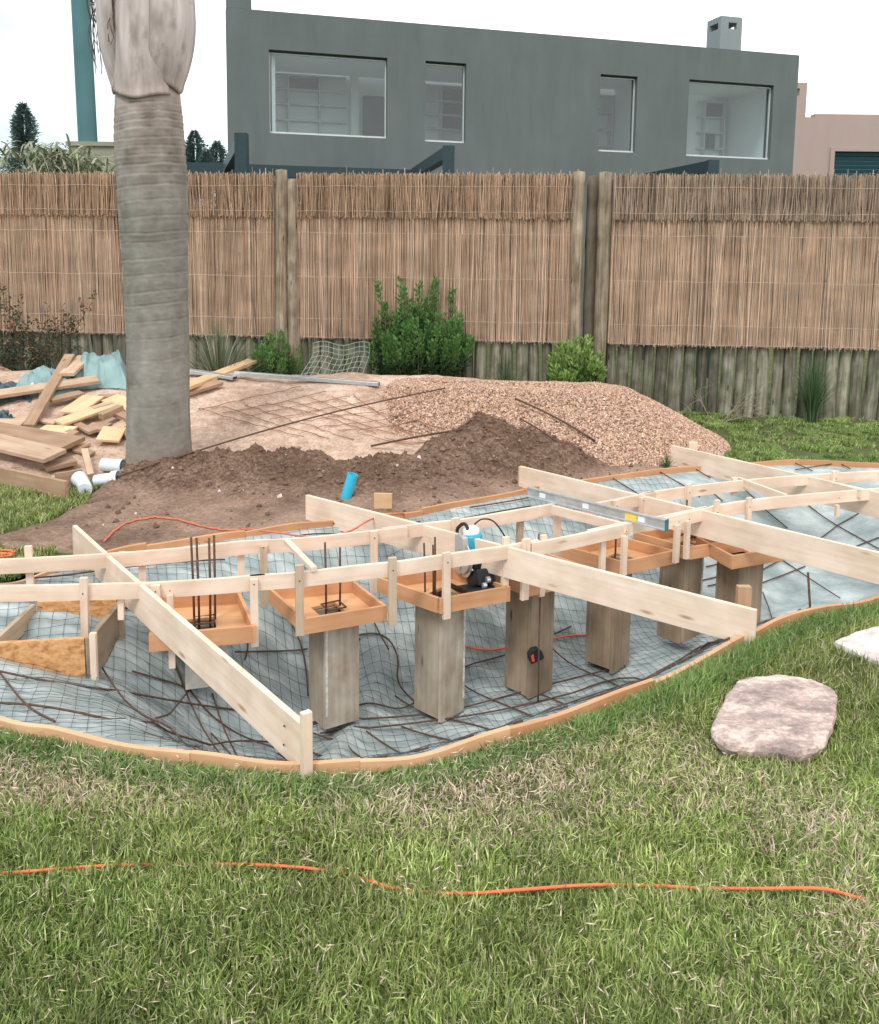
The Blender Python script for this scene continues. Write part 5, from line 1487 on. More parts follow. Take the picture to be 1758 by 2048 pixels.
lath('bent_lath', [(770, 1060), (850, 1050), (930, 1041), (1020, 1026), (1120, 1009)], 'back lath behind the saw, ending at the metal straightedge',  off=.021,
     hang=[(913, 1036, 1080, 17, -1, 0), (1050, 1040, 1110, 14, 1, 1), (1118, 1020, 1112, 15, -1, 0)])
lath('bent_lath', [(1150, 1013), (1210, 1004), (1260, 994), (1312, 984)], 'short back lath piece beneath the metal straightedge', off=0,
     hang=[(1230, 1000, 1055, 15, -1, 0), (1284, 995, 1060, 13, -1, 0)])
lath('bent_lath', [(1290, 989), (1400, 973), (1500, 962), (1620, 952), (1758, 944), (1900, 938)], 'back lath running out at the right edge', off=.021,
     hang=[(1379, 968, 1048, 12, -1, 0), (1480, 955, 990, 12, 1, 0), (1674, 942, 962, 15, -1, 0)])
lath('bent_lath', [(-170, 1174), (0, 1173), (120, 1171), (250, 1168), (330, 1165), (440, 1158), (530, 1150)], 'front lath at the left, above the open shutter box',
     hang=[(168, 1155, 1308, 15, -1, 0), (236, 1180, 1238, 12, 1, 0), (312, 1170, 1262, 18, -1, 0), (341, 1190, 1335, 13, -1, 0), (507, 1158, 1292, 16, -1, 0)])
lath('bent_lath', [(500, 1153), (600, 1146), (720, 1132), (800, 1124), (900, 1109), (1000, 1095), (1080, 1081)], 'front lath in front of the saw', off=.004,
     hang=[(598, 1130, 1270, 17, -1, 1), (784, 1115, 1250, 17, -1, 1), (892, 1105, 1237, 16, -1, 0), (1019, 1074, 1195, 15, 1, 0), (1050, 1078, 1199, 17, -1, 0)])
lath('bent_lath', [(1060, 1085), (1130, 1072), (1200, 1057), (1262, 1044)], 'short front lath from the middle cross board to the straightedge', off=-.018,
     hang=[(1088, 1070, 1192, 13, 1, 0), (1210, 1078, 1144, 13, 1, 0), (1241, 1072, 1150, 13, -1, 0)])
lath('bent_lath', [(1330, 1036), (1380, 1024), (1440, 1010), (1520, 998), (1600, 990), (1758, 977), (1900, 968)], 'front lath running out at the right edge', off=-.005,
     hang=[(1350, 1050, 1125, 13, -1, 0), (1372, 1042, 1117, 12, -1, 0), (1428, 1000, 1072, 12, -1, 0), (1494, 995, 1045, 12, -1, 0), (1672, 1010, 1032, 7, -1, 0)])
lath('bent_lath', [(1180, 1062), (1260, 1045), (1345, 1030), (1420, 1014)], 'front lath piece carrying the lower end of the metal straightedge', off=.006)
def spacer(p0, p1, label, w=.02, h=.05, z=.181):
    a = P(*p0, z); b = P(*p1, z); mb = MB(); mb.beam(a - Vector((0, 0, h / 2 - .004)), b - Vector((0, 0, h / 2 - .004)), w, h)
    tag(mb.build('spacer_lath', M['pine'], loc=b), label, 'spacer', 'short pieces set across between the laths')
spacer((573, 1080), (628, 1136), 'short flat piece across the laths above the pale tray', .028, .02, .196)
spacer((1105, 1012), (1255, 1049), 'short piece across the laths left of the straightedge')
spacer((1476, 955), (1572, 990), 'short piece across the laths near the right cross boards')
spacer((1667, 966), (1722, 981), 'short piece across the laths at the right edge')
def cross_board(p0, p1, zt, zb, label, ext=0.0, mat='pine', z2=None, w=.022):
    a = P(*p0, zt); b = P(*p1, zt) if z2 is None else P(*p1, z2)
    d = (b - a).normalized(); b = b + d * ext
    mb = MB()
    n = 26; s = Vector((-d.y, d.x, 0)).normalized(); rows = []; g = []; L = (b - a).length; so = random.random() * 9
    for i in range(n + 1):
        t = i / n; c = a.lerp(b, t) + s * .006 * math.sin(t * 4 + so); h = zt - zb; 
        cz = c.z
        for (o, z) in ((-w / 2, cz - h), (w / 2, cz - h), (w / 2, cz), (-w / 2, cz)):
            rows.append((c.x + s.x * o, c.y + s.y * o, z)); g.append((t * L + so, o, z))
    q = [(i * 4 + k, i * 4 + (k + 1) % 4, i * 4 + 4 + (k + 1) % 4, i * 4 + 4 + k) for i in range(n) for k in range(4)] + [(3, 2, 1, 0), tuple(n * 4 + k for k in range(4))]
    mb.add(rows, q, grain=g)
    o = mb.build('cross_board', M[mat], loc=a, bevel=.0015)
    tag(o, label, 'board', 'wide pine boards set across the pond')
    return o, a, b, s
def board_nails(a, b, s, back, mat='wire'):
    d = (b - a).normalized()
    sd = s if s.y < 0 else -s
    for q, dz in back:
        c = b - d * q - Vector((0, 0, dz)) + sd * .0105
        mb = MB(); mb.tube([c, c + sd * .0025], .0038, 8); mb.build('nail', M['wire'], None) if False else NB.append((c, sd))
NB = []
def nails(o, pix, at, d):
    for (x, y) in pix:
        p = Q(x, y, at); mb = MB(); mb.tube([p, p + d], .004, 8); mb.build('nail', M['wire'], o)
oA, aA, bA, sA = cross_board((150, 1050), (606, 1450), .170, .012, 'left cross board, wide and pale, reaching down to the near lawn', z2=.172)
oB, aB, bB, sB = cross_board((612, 990), (1514, 1219), .170, .012, 'middle cross board, its near end on the lawn at right')
oC, aC, bC, sC = cross_board((1040, 932), (1758, 1104), .170, .012, 'cross board with the straightedge resting near its far end', ext=.75)
oD, aD, bD, sD = cross_board((1345, 890), (1597, 948), .170, .010, 'furthest cross board, ending on the grass behind the pond', ext=2.1)
# boards' stakes
def stake(x, yt, yb, Y, wpx, th, up, label, mat='pine', name='stake', cat='stake', par=None):
    a = Q(x, yt, Y); b = Q(x + (yb - yt) * .01, yb, Y); b.x = a.x; mb = MB(); mb.beam(b, a, wpx / FPX * Y, th, up=up)
    if par: return mb.build(name, M[mat], par)
    return tag(mb.build(name, M[mat], loc=(b.x, b.y, max(b.z, 0))), label, cat, 'stakes driven in beside the boards')
dA = (bA - aA).normalized()
stake(612, 1424, 1572, bA.y - .02, 22, .022, (dA.x, dA.y, 0), 'pale stake nailed to the near end of the left cross board')
stake(154, 1075, 1122, aA.y + .01, 12, .04, (sA.x, sA.y, 0), 'short dark stake at the far end of the left cross board', 'pine_dull')
stake(632, 1000, 1040, aB.y - .02, 16, .03, (0, 1, 0), 'grey stake behind the far end of the middle cross board', 'pine_dull')
stake(1045, 934, 985, aC.y + .005, 15, .028, (sC.x, sC.y, 0), 'stake at the far end of the board under the straightedge', 'pine_dull')
stake(1386, 884, 940, aD.y + .02, 17, .03, (0, 1, 0), 'small stake behind the far end of the furthest cross board')
stake(1488, 1172, 1290, bB.y + .10, 28, .03, (0, 1, 0), 'thick stake standing behind the near end of the middle cross board', 'oldpine')
for o_, b_, s_, d_ in ((oB, bB, sB, (bB - aB).normalized()), (oA, bA, sA, dA)):
    for q, dz in ((.10, .045), (.105, .11)):
        sd = s_ if s_.y < 0 else -s_
        c = b_ - d_ * q - Vector((0, 0, dz)) + sd * .010
        mb = MB(); mb.tube([c, c + sd * .003], .0036, 8); mb.build('nail', M['wire'], o_)

# shutter box of osb at the left
SZ = .05
def shutter_box():
    t = thing('shutter_box', 'open six sided shutter box of flake board and planks at the left', 'formwork', P(100, 1350, -.2))
    def panel(pl, pr, ztl, zbl, zbr, ztr, mat, w=.02):
        """upright panel from pl to pr (xy), with bottom edge heights zbl and zbr"""
        d = (pr - pl).xy.normalized(); s = Vector((-d.y, d.x)); so = random.random() * 5
        rows = []; g = []
        for (p, zt, zb, u) in ((pl, ztl, zbl, 0), (pr, ztr, zbr, (pr - pl).xy.length)):
            for (o, z) in ((0, zb), (w, zb), (w, zt), (0, zt)): rows.append((p.x + s.x * o, p.y + s.y * o, z)); g.append((u + so, o, z + so))
        mb = MB(); mb.add(rows, [(0, 1, 5, 4), (1, 2, 6, 5), (2, 3, 7, 6), (3, 0, 4, 7), (3, 2, 1, 0), (4, 5, 6, 7)], grain=g); return mb.build('panel', mat, t)
    z1 = .02
    fl = P(-60, 1290, z1); fr = P(168, 1277, z1)
    panel(fl, fr, z1, Q(-60, 1318, fl.y).z, Q(172, 1375, fr.y).z, z1, M['osb'])
    r0 = P(181, 1277, z1); r1 = P(243, 1206, z1)
    panel(r0, r1, z1, Q(186, 1348, r0.y).z, Q(246, 1300, r1.y).z, z1, M['greyplank'])
    b0 = P(74, 1204, z1); b1 = P(232, 1200, z1)
    panel(b0, b1, z1, Q(74, 1235, b0.y).z, Q(232, 1280, b1.y).z, z1, M['osb'])
    l0 = P(-20, 1292, z1 + .0); l1 = P(72, 1208, z1)
    panel(l0, l1, z1, z1 - .07, z1 - .09, z1, M['oldpalepine'])
    for (x, yt, yb, dpt, w_, m_) in ((186, 1266, 1368, fr.y - .012, 13, 'pine'), (240, 1205, 1296, r1.y - .03, 13, 'pine_dull')):
        a = Q(x, yt, dpt); b = Q(x, yb, dpt); b.x = a.x; mb = MB(); mb.beam(b, a, w_ / FPX * dpt, .02, up=(0, 1, 0)); mb.build('batten', M[m_], t)
shutter_box()

# metal straightedge lying across the laths
def straightedge():
    a = P(1056, 974, .236); b = P(1333, 1040, .236)
    t = thing('straightedge', 'silver metal straightedge with a yellow sticker lying across the laths', 'straightedge', a.lerp(b, .5) - Vector((0, 0, .05)), None)
    up = Vector((0, 0, 1)); d = (b - a).normalized(); s = d.cross(up).normalized()
    def off(v): return (a + v, b + v)
    mb = MB()
    mb.beam(*off(up * -.028), .004, .05)
    mb.beam(*off(up * -.0015), .026, .005); mb.beam(*off(up * -.0545), .026, .005)
    mb.build('beam', M['galv'], t)
    mb = MB(); mb.beam(b + up * -.028 + d * .0005, b + up * -.028 + d * .006, .030, .062); mb.build('end_cap', M['tealdark'], t)
    # sticker and level vial windows, proud of the web
    p = Q(1268, 1036, (a.y * .22 + b.y * .78)); c = a.lerp(b, .77) + up * -.028 + s * (.0035 if s.y < 0 else -.0035)
    mb = MB(); mb.beam(c - d * .035, c + d * .035, .0025, .042); mb.build('sticker', M['yellowlabel'], t)
    for q in (.12, .45, .84):
        c = a.lerp(b, q) + up * -.028 + s * (.0035 if s.y < 0 else -.0035); mb = MB(); mb.beam(c - d * .02, c + d * .02, .0025, .03); mb.build('plate', M['white'], t)
straightedge()

# circular saw standing in the third tray
def saw():
    c = P(936, 1178, TZ - TH + .02); c.z = TZ - TH + .018
    t = thing('circular_saw', 'teal and silver circular saw standing nose down in the orange tray', 'saw', c)
    SC = 1.18; Rz = Matrix.Rotation(rad(-66), 4, 'Z') @ Matrix.Rotation(rad(-10), 4, 'Y'); T = Matrix.Translation(c) @ Rz @ Matrix.Scale(SC, 4)
    def put(mb, name, mat, sm=False, bev=0): return mb.build(name, mat, t, smooth=sm, bevel=bev)
    def tp(x, y, z): return T @ Vector((x, y, z))
    R3 = Rz.to_3x3() @ Matrix.Scale(SC, 3)
    # base plate, lying almost flat with its front lifted
    mb = MB(); mb.box(tp(.03, 0, .012), (.20, .12, .006), R3 @ Matrix.Rotation(rad(-4), 3, 'Y')); mb.box(tp(.03, .061, .020), (.20, .004, .018), R3); mb.box(tp(.03, -.061, .020), (.20, .004, .018), R3); put(mb, 'base_plate', M['black'])
    # blade guard: silver half shell, upright
    mb = MB(); poly = [(.088 * math.cos(a), .088 * math.sin(a)) for a in np.linspace(rad(60), rad(262), 22)] + [(-.01, -.07), (.045, .02)]
    Mg = T @ Matrix.Translation((-.03, .0, .145)) @ Matrix.Rotation(rad(90), 4, 'X')
    mb.prism(poly, -.018, .018, Mg); put(mb, 'blade_guard', M['silver'], bev=.003)
    mb = MB(); mb.lathe([(0, -.002), (.078, -.002), (.078, .002), (0, .002)], 40, Mg @ Matrix.Translation((.005, -.02, 0))); put(mb, 'blade', M['galv'])
    mb = MB(); poly = [(.082 * math.cos(a), .082 * math.sin(a)) for a in np.linspace(rad(250), rad(350), 14)] + [(.05, -.02), (-.02, -.05)]
    mb.prism(poly, -.01, .012, Mg); put(mb, 'lower_guard', M['silver'], bev=.002)
    # motor: teal barrel with white cap, pointing up and away
    Mm = T @ Matrix.Translation((-.02, .045, .15)) @ Matrix.Rotation(rad(4), 4, 'Y') @ Matrix.Rotation(rad(4), 4, 'X')
    mb = MB(); mb.lathe([(0, -.03), (.040, -.03), (.046, -.02), (.046, .07), (.041, .082), (0, .082)], 28, Mm); put(mb, 'motor_housing', M['tealplastic'], True)
    mb = MB(); mb.lathe([(.034, .0815), (.036, .088), (.034, .104), (.02, .114), (0, .116)], 28, Mm @ Matrix.Translation((0, 0, 0))); put(mb, 'motor_cap', M['white'], True)
    mb = MB(); mb.box(tp(.0, .055, .125), (.10, .08, .06), R3 @ Matrix.Rotation(rad(20), 3, 'Y')); mb.box(tp(.02, .055, .045), (.12, .085, .07), R3 @ Matrix.Rotation(rad(-15), 3, 'Y')); put(mb, 'gear_case', M['black'], bev=.01)
    mb = MB(); pts = catmull([tp(*p) for p in ((.0, .09, .10), (-.02, .14, .12), (-.04, .19, .145), (-.05, .22, .165))], 5, False); mb.tube(pts, [.016] * len(pts), 12)
    pts = catmull([tp(*p) for p in ((-.01, .02, .20), (.0, .015, .26), (-.03, .01, .275), (-.075, .0, .245), (-.06, 0, .20))], 5, False); mb.tube(pts, .009, 10); put(mb, 'handle', M['black'], True)
    mb = MB()
    for (x, y, z, r_) in ((.095, .05, .05, .014), (.085, .09, .09, .018), (.10, .03, .03, .012)): mb.lathe([(0, -.008), (r_, -.008), (r_, .008), (0, .008)], 14, T @ Matrix.Translation((x, y, z)) @ Matrix.Rotation(rad(90), 4, 'X'))
    put(mb, 'knob', M['galv'])
    mb = MB(); e = Q(1000, 1092, c.y + .35)
    mb.tube(catmull([tp(-.02, .06, .27), tp(-.06, .12, .28), tp(-.10, .20, .25), tp(-.14, .28, .14), tp(-.2, .33, .0)], 7, False), .0042, 8); put(mb, 'power_cord', M['black'], True)
saw()

# tape measure hanging on a bar at the fourth post
def tape():
    c = centres[3]; p = Q(1070, 1309, c.y - .16)
    t = thing('tape_measure', 'black and red tape measure hanging against the brown box post', 'tape measure', p)
    Mt = Matrix.Translation(p) @ Matrix.Rotation(rad(14), 4, 'Z') @ Matrix.Rotation(rad(90), 4, 'X') @ Matrix.Rotation(rad(18), 4, 'Z')
    poly = [(-.036, -.034), (.034, -.034), (.040, -.026), (.036, .012), (.02, .034), (-.012, .038), (-.034, .022), (-.040, -.01)]
    mb = MB(); mb.prism(poly, -.018, .018, Mt); mb.build('case', M['black'], t, bevel=.004)
    mb = MB(); mb.prism([(-.030, -.018), (-.016, -.022), (-.012, .018), (-.026, .012)], .0185, .0215, Mt); mb.build('red_panel', M['red'], t)
    mb = MB(); mb.tube([p + Vector((.016, -.024, .15 * 0 + .32)), p + Vector((.016, -.026, -.03)), p + Vector((.02, -.024, -.20)), p + Vector((.02, -.01, -.245))], .0048, 6)
    tag(mb.build('upright_bar', M['rust'], loc=p + Vector((.02, 0, -.26)), smooth=True), 'thin rusty bar standing in front of the post with the tape measure', 'steel bar', 'loose rusty bars')
tape()
def bar(pts, label, r=.006, name='rusty_bar'):
    mb = MB(); mb.tube(pts, r, 7); tag(mb.build(name, M['rust'], smooth=True, loc=pts[0]), label, 'steel bar', 'loose rusty bars')
a = Q(1616, 1145, 4.32); b_ = Q(1627, 1212, 4.30); b_.z = h_liner(np.array([b_.x]), np.array([b_.y]))[0]; bar([a, b_], 'short rusty bar standing upright near the pond edge at right')

# ================================================================ CABLES AND BLUE PIPE
def cable(pix, z, label, r=.0045, hf=None, mat='orange', name='extension_cable', lift=0.0):
    sp = smooth_px(pix, 7)
    if hf is None: pts = [P(p.x, p.y, z) for p in sp]
    else: pts = [S(p.x, p.y, hf, lift=r + lift) for p in sp]
    mb = MB(); mb.tube(pts, r, 8); return tag(mb.build(name, M[mat], smooth=True, loc=pts[0]), label, 'cable', 'orange cables')
sp = smooth_px([(-160, 1752), (0, 1746), (90, 1740), (180, 1733), (300, 1729), (500, 1729), (620, 1737), (700, 1750), (780, 1774), (870, 1785), (950, 1786), (1060, 1778), (1180, 1770), (1300, 1771), (1400, 1776), (1520, 1777), (1640, 1777), (1700, 1791), (1730, 1800)], 9)
pts = []
for p in sp:
    zz = .012 + .020 * float(sstep(930, 980, p.x) * (1 - sstep(1180, 1240, p.x))) + .016 * float(sstep(1500, 1540, p.x) * (1 - sstep(1650, 1700, p.x))) + .012 * float(sstep(500, 530, p.x) * (1 - sstep(620, 720, p.x))) + .010 * float(sstep(40, 70, p.x) * (1 - sstep(95, 120, p.x))) + .004 * math.sin(p.x / 23.0)
    pts.append(P(p.x, p.y, zz))
mb = MB(); mb.tube(pts, .0040, 8)
tag(mb.build('extension_cable', M['orange'], smooth=True, loc=pts[0]), 'orange cable lying half hidden in the foreground lawn', 'cable', 'orange cables')
hs_ = lambda a, b: np.maximum(h_soil(a, b), 0 * a + .0)
cable([(208, 1086), (235, 1060), (270, 1044), (310, 1038), (350, 1041), (400, 1054), (440, 1062), (490, 1063), (530, 1062)], 0, 'orange cable looped over the trodden soil behind the pond', hf=hs_, r=.006, mat='orange_dull')
pp = [P(520, 1061, .085), P(560, 1066, .09), P(610, 1073, .10), P(650, 1074, .11), P(700, 1062, .125), P(735, 1042, .15), P(765, 1031, .10), P(800, 1027, .08), P(818, 1030, .0)]
mb = MB(); pts = catmull(pp, 7, False); mb.tube(pts, .0055, 8); tag(mb.build('extension_cable', M['orange_dull'], smooth=True, loc=pts[0]), 'orange cable hanging across the far edge and the middle cross board', 'cable', 'orange cables')
sp = smooth_px([(905, 1296), (950, 1306), (985, 1308), (1030, 1300), (1110, 1284), (1185, 1276)], 6); pts = drape([LS(p.x, p.y) for p in sp], .02, .08)
mb = MB(); mb.tube(pts, .0055, 8); tag(mb.build('extension_cable', M['orange'], smooth=True, loc=pts[0]), 'orange cable lying on the liner between the box posts', 'cable', 'orange cables')
for k, pix in enumerate([[(-60, 1098), (0, 1100), (30, 1103), (-5, 1110), (-60, 1112)], [(-60, 1106), (0, 1106), (24, 1110), (0, 1114), (-50, 1118)]]):
    cable(pix, .03, ['tangle of orange cable at the left edge of the lawn, upper loop', 'tangle of orange cable at the left edge of the lawn, lower loop'][k], r=.006)
a = Q(686, 1010, 5.42); a.z = -.02; b_ = Q(706, 948, 5.42)
mb = MB(); r_ = .034
d = (b_ - a).normalized()
Mt = Matrix.Translation(a) @ d.to_track_quat('Z', 'Y').to_matrix().to_4x4(); L = (b_ - a).length
mb.lathe([(r_, 0), (r_, L), (r_ - .005, L), (r_ - .005, L - .12), (0, L - .12)], 28, Mt); tag(mb.build('blue_pipe', M['bluepipe'], smooth=False, loc=a), 'bright blue plastic pipe sticking up out of the soil', 'pipe')
a = S(765, 1022, h_all); mb = MB(); mb.beam(a + Vector((-.055, .06, .045)), a + Vector((.055, .05, .045)), .02, .10); tag(mb.build('wood_block', M['yellow'], loc=a), 'small yellow plywood offcut standing against the far pond edge', 'block')

# ================================================================ RODS AND MESH ON THE HEAPS
def rod_px(a, b, label, r=.006, bow=.0, l0=.02, l1=.02):
    p = S(*a, h_all, lift=l0); q = S(*b, h_all, lift=l1); pts = [p.lerp(q, t) + Vector((0, 0, bow * math.sin(t * PI))) for t in np.linspace(0, 1, 14)]
    mb = MB(); mb.tube(pts, r, 7); tag(mb.build('rusty_bar', M['rust'], smooth=True, loc=p), label, 'steel bar', 'loose rusty bars')
rod_px((238, 968), (890, 784), 'long thin rusty rod lying from the palm foot across the sand heap', .0065, .05, .05, .03)
rod_px((1030, 815), (1190, 890), 'rusty bar lying down the pebble heap, upper of a pair', .0085, .02, .07, .02)
rod_px((1040, 845), (1130, 900), 'rusty bar lying down the pebble heap, lower of a pair', .007, .01, .03, .01)
rod_px((742, 900), (970, 858), 'rusty rod on the sand just behind the soil mounds', .008, .01, .02, .02)
def sand_mesh():
    t = thing('rusty_mesh_sheet', 'warped sheet of rusty reinforcing mesh lying on the sand heap', 'steel mesh', Vector((-.4, 7.1, .2)))
    fam1 = [((450 + 34 * k, 806 - 3.5 * k), (640 + 44 * k, 872 - 1.0 * k)) for k in range(9)]
    fam2 = [((430 + 14 * k, 862 - 15 * k * .2 + k * 3), (690 + 26 * k, 792 + 5.5 * k)) for k in range(11)]
    fam1 = [((400 + 44 * k, 822 - 4.0 * k), (610 + 47 * k, 880 + (k % 3) * 4 - 2.5 * k)) for k in range(9)]
    fam2 = [((400 + 46 * k, 822 + 7.5 * k), (600 + 50 * k, 778 + 8.5 * k)) for k in range(9)]
    for (a, b) in fam1 + fam2:
        a = S(*a, h_all); b = S(*b, h_all)
        pts = drape([a, b], .012, .07, h_all); pts = [p + Vector((random.gauss(0, .008), random.gauss(0, .008), random.uniform(0, .012))) for p in pts]
        mb = MB(); mb.tube(pts, .0034, 5); mb.build('rod', M['rustlight'], t)
sand_mesh()
def wire_roll():
    c = Q(668, 752, 8.55); c.z = 0
    t = tag(None or thing('wire_mesh_roll', 'pale green wire mesh panel bent over in front of the middle fence', 'wire mesh', c), None)
    x0 = Q(590, 750, 8.4).x; x1 = Q(738, 690, 8.6).x; zt = Q(668, 688, 8.6).z; zb = Q(668, 757, 8.2).z - .1
    mb = MB(); nx, nz = 11, 8
    def pt(u, v):
        y = 8.66 - .40 * max(0, (v - .35)) ** 1.4 * 1.8; z = zt + (zb - zt) * v + .02 * math.sin(u * 9)
        x = x0 + .14 + (x1 - x0 - .14) * u - .20 * max(0, v - .3) * (1 - u * .4); return Vector((x, y, z))
    for i in range(nx + 1): mb.tube([pt(i / nx, j / 14) for j in range(15)], .0026, 4)
    for j in range(nz + 1): mb.tube([pt(i / 16, j / nz) for i in range(17)], .0026, 4)
    mb.build('mesh_panel', M['palewire'], t)
wire_roll()

# ================================================================ DEBRIS BY THE PALM
def plank(a, b, w, th, mat, label, lift=(0.0, 0.0), roll=0.0, name='old_plank', group='timber offcuts by the palm', hf=h_all, cat='plank'):
    p = S(*a, hf); q = S(*b, hf)
    p.z += lift[0] + th / 2 + .012; q.z += lift[1] + th / 2 + .012
    x = (q - p).normalized()
    # surface normal under the middle
    m_ = (p + q) / 2; e = .08
    hx = (hf(np.array([m_.x + e]), np.array([m_.y])) - hf(np.array([m_.x - e]), np.array([m_.y])))[0] / (2 * e); hy = (hf(np.array([m_.x]), np.array([m_.y + e])) - hf(np.array([m_.x]), np.array([m_.y - e])))[0] / (2 * e)
    up = Vector((-hx, -hy, 1)).normalized(); up = Matrix.Rotation(roll, 3, x) @ up
    mb = MB(); mb.beam(p, q, w, th, up=tuple(up))
    return tag(mb.build(name, M[mat], loc=m_, bevel=.002), label, cat, group)
DB = [((-30, 822), (196, 779), .13, .03, 'oldpale', 'long brown plank reaching in from the left edge over the debris', (.09, .06)),
      ((58, 868), (141, 752), .085, .03, 'old', 'narrow brown plank leaning across the long plank', (.03, .16)),
      ((134, 784), (172, 745), .13, .03, 'oldpale', 'short pale plank beside the top of the leaning plank', (.12, .12)),
      ((100, 817), (164, 799), .10, .025, 'old', 'short brown plank under the crossing of two planks', (.04, .03)),
      ((140, 838), (188, 806), .19, .018, 'yellow', 'square yellow plywood piece below the short brown plank', (.02, .03)),
      ((118, 866), (232, 824), .15, .02, 'yellow', 'long yellow plywood strip in the middle of the debris', (.05, .05)),
      ((78, 874), (142, 878), .20, .02, 'yellow', 'yellow plywood piece at the left above the wide old board', (.03, .03)),
      ((176, 866), (216, 868), .13, .03, 'old', 'small grey block among the debris', (.02, .02)),
      ((203, 856), (243, 838), .075, .05, 'old', 'short grey stick right of the yellow strip', (.05, .05)),
      ((220, 812), (268, 832), .15, .018, 'yellow', 'yellow plywood piece tucked behind the palm trunk', (.04, .04)),
      ((200, 884), (246, 886), .22, .02, 'yellow', 'square yellow plywood offcut lying closest to the palm', (.04, .03)),
      ((228, 876), (266, 852), .09, .02, 'oldpale', 'pale strip touching the palm trunk', (.03, .03)),
      ((-30, 882), (146, 912), .26, .035, 'old', 'wide weathered board, uppermost of the two lying at the left', (.06, .05)),
      ((-30, 912), (112, 948), .20, .03, 'oldpale', 'pale board lying in front of the wide weathered board', (.10, .10)),
      ((134, 893), (170, 900), .12, .02, 'yellow', 'small yellow piece beside the wide weathered board', (.0, .0)),
      ((170, 926), (182, 966), .045, .03, 'oldpale', 'thin upright stick next to the white pipes', (.06, .02)),
      ((196, 806), (240, 800), .06, .03, 'old', 'dark stick lying on the sand behind the yellow pieces', (.02, .0)),
      ((246, 868), (262, 880), .08, .03, 'old', 'dark chunk at the foot of the palm', (.02, .0)),
      ((150, 856), (186, 880), .06, .025, 'old', 'thin grey stick between yellow pieces', (.01, .03)),
      ((60, 842), (112, 856), .05, .02, 'oldpale', 'thin pale lath lying on the sand at the left', (.0, .01)),
      ((160, 770), (205, 765), .10, .03, 'old', 'brown offcut below the crumpled tarpaulin', (.03, .03))]
DB += [((96, 900), (150, 878), .10, .025, 'old', 'brown piece poking out under the wide weathered board', (.0, .03)),
      ((20, 858), (70, 842), .12, .025, 'oldpale', 'pale offcut near the left edge on the sand', (.01, .02)),
      ((232, 840), (262, 862), .07, .04, 'old', 'chunky dark offcut leaning on the palm trunk', (.02, .06)),
      ((186, 838), (226, 826), .05, .02, 'oldpale', 'thin pale stick over the square yellow piece', (.06, .06)),
      ((-20, 868), (48, 866), .14, .03, 'oldpale', 'pale plank end at the left edge above the wide weathered board', (.05, .04)),
      ((150, 905), (186, 916), .06, .02, 'old', 'small brown scrap beside the thin upright stick', (.0, .0)),
      ((90, 950), (150, 934), .11, .03, 'old', 'brown plank end beside the pale front board', (.02, .02))]
for (a, b, w, th, mt_, lb, lf) in DB: plank(a, b, w, th, mt_, lb, lf)
def upright_board(x0, y0, x1, y1, z0, z1, mat, label, Y0, Y1):
    a = Q(x0, y0, Y0); b = Q(x1, y1, Y1); mb = MB(); h = z1 - z0
    a.z = b.z = (z0 + z1) / 2; mb.beam(a, b, .03, h); tag(mb.build('old_plank', M[mat], loc=(a + b) / 2 - Vector((0, 0, h / 2)), bevel=.002), label, 'plank', 'timber offcuts by the palm')
p0 = P(-40, 962, .0); p1 = P(134, 1002, .0)
upright_board(-40, 960, 134, 1000, -.02, .13, 'old', 'board standing on edge between the debris and the left lawn', p0.y, p1.y)
p0 = P(112, 985, .0); p1 = P(165, 976, .0)
upright_board(112, 985, 165, 976, -.02, .13, 'old', 'brown board on edge behind the white pipes', p0.y, p1.y)
plank((366, 782), (508, 726), .13, .03, 'yellow', 'long yellow plank sticking up to the right of the palm', (.0, .0), hf=lambda a, b: np.maximum(h_all(a, b), .40 + (a + 2.3) * .16))
plank((372, 798), (440, 776), .09, .03, 'old', 'brown offcut under the yellow plank right of the palm', (.02, .02))
# white plastic pipes
def pipes():
    def tube_piece(a, b, r, name, label, flare=None):
        d = (b - a).normalized(); L = (b - a).length
        Mt = Matrix.Translation(a) @ d.to_track_quat('Z', 'Y').to_matrix().to_4x4()
        pr = [(r - .004, 0), (r, 0), (r, L - .05), (r * (flare or 1), L - .045), (r * (flare or 1), L), (r * (flare or 1) - .005, L), (r - .005, L - .05), (r - .005, .0)]
        mb = MB(); mb.lathe(pr, 30, Mt); return tag(mb.build(name, M['pvc'], loc=a, smooth=False), label, 'pipe fitting', 'white plastic pipe fittings')
    h = lambda x, y: h_all(x, y)
    a = S(206, 946, h, lift=.05); b = Vector((a.x + .155, a.y - .03, a.z)); tube_piece(a, b, .045, 'pipe_coupling', 'white pipe coupling with an open end, touching the palm foot', 1.08)
    a = S(192, 976, h, lift=.045); b = Vector((a.x + .165, a.y - .02, a.z + .03)); tube_piece(a, b, .040, 'pipe_tee', 'white flanged pipe piece in front of the coupling', 1.25)
    a = S(166, 984, h, lift=.05)
    mb = MB(); cp = catmull([a + Vector((-.05, .05, .03)), a + Vector((-.03, .03, .02)), a + Vector((.0, .0, .005)), a + Vector((.035, -.05, -.01)), a + Vector((.05, -.09, -.015))], 5, False)
    mb.tube(cp, [.050 if i < 8 else .044 for i in range(len(cp))], 26); 
    tag(mb.build('pipe_elbow', M['pvc'], smooth=False, loc=a), 'white pipe elbow with a capped end, leftmost of the pipe pieces', 'pipe fitting', 'white plastic pipe fittings')
pipes()
M['tarp'] = m_plain('teal_tarpaulin', (.22, .33, .325), .5, var=.22, scale=5, spec=.4, bmp=.2)
M['tarpdark'] = m_plain('dark_tarpaulin', (.055, .10, .115), .4, var=.4, scale=4, spec=.5, bmp=.2)
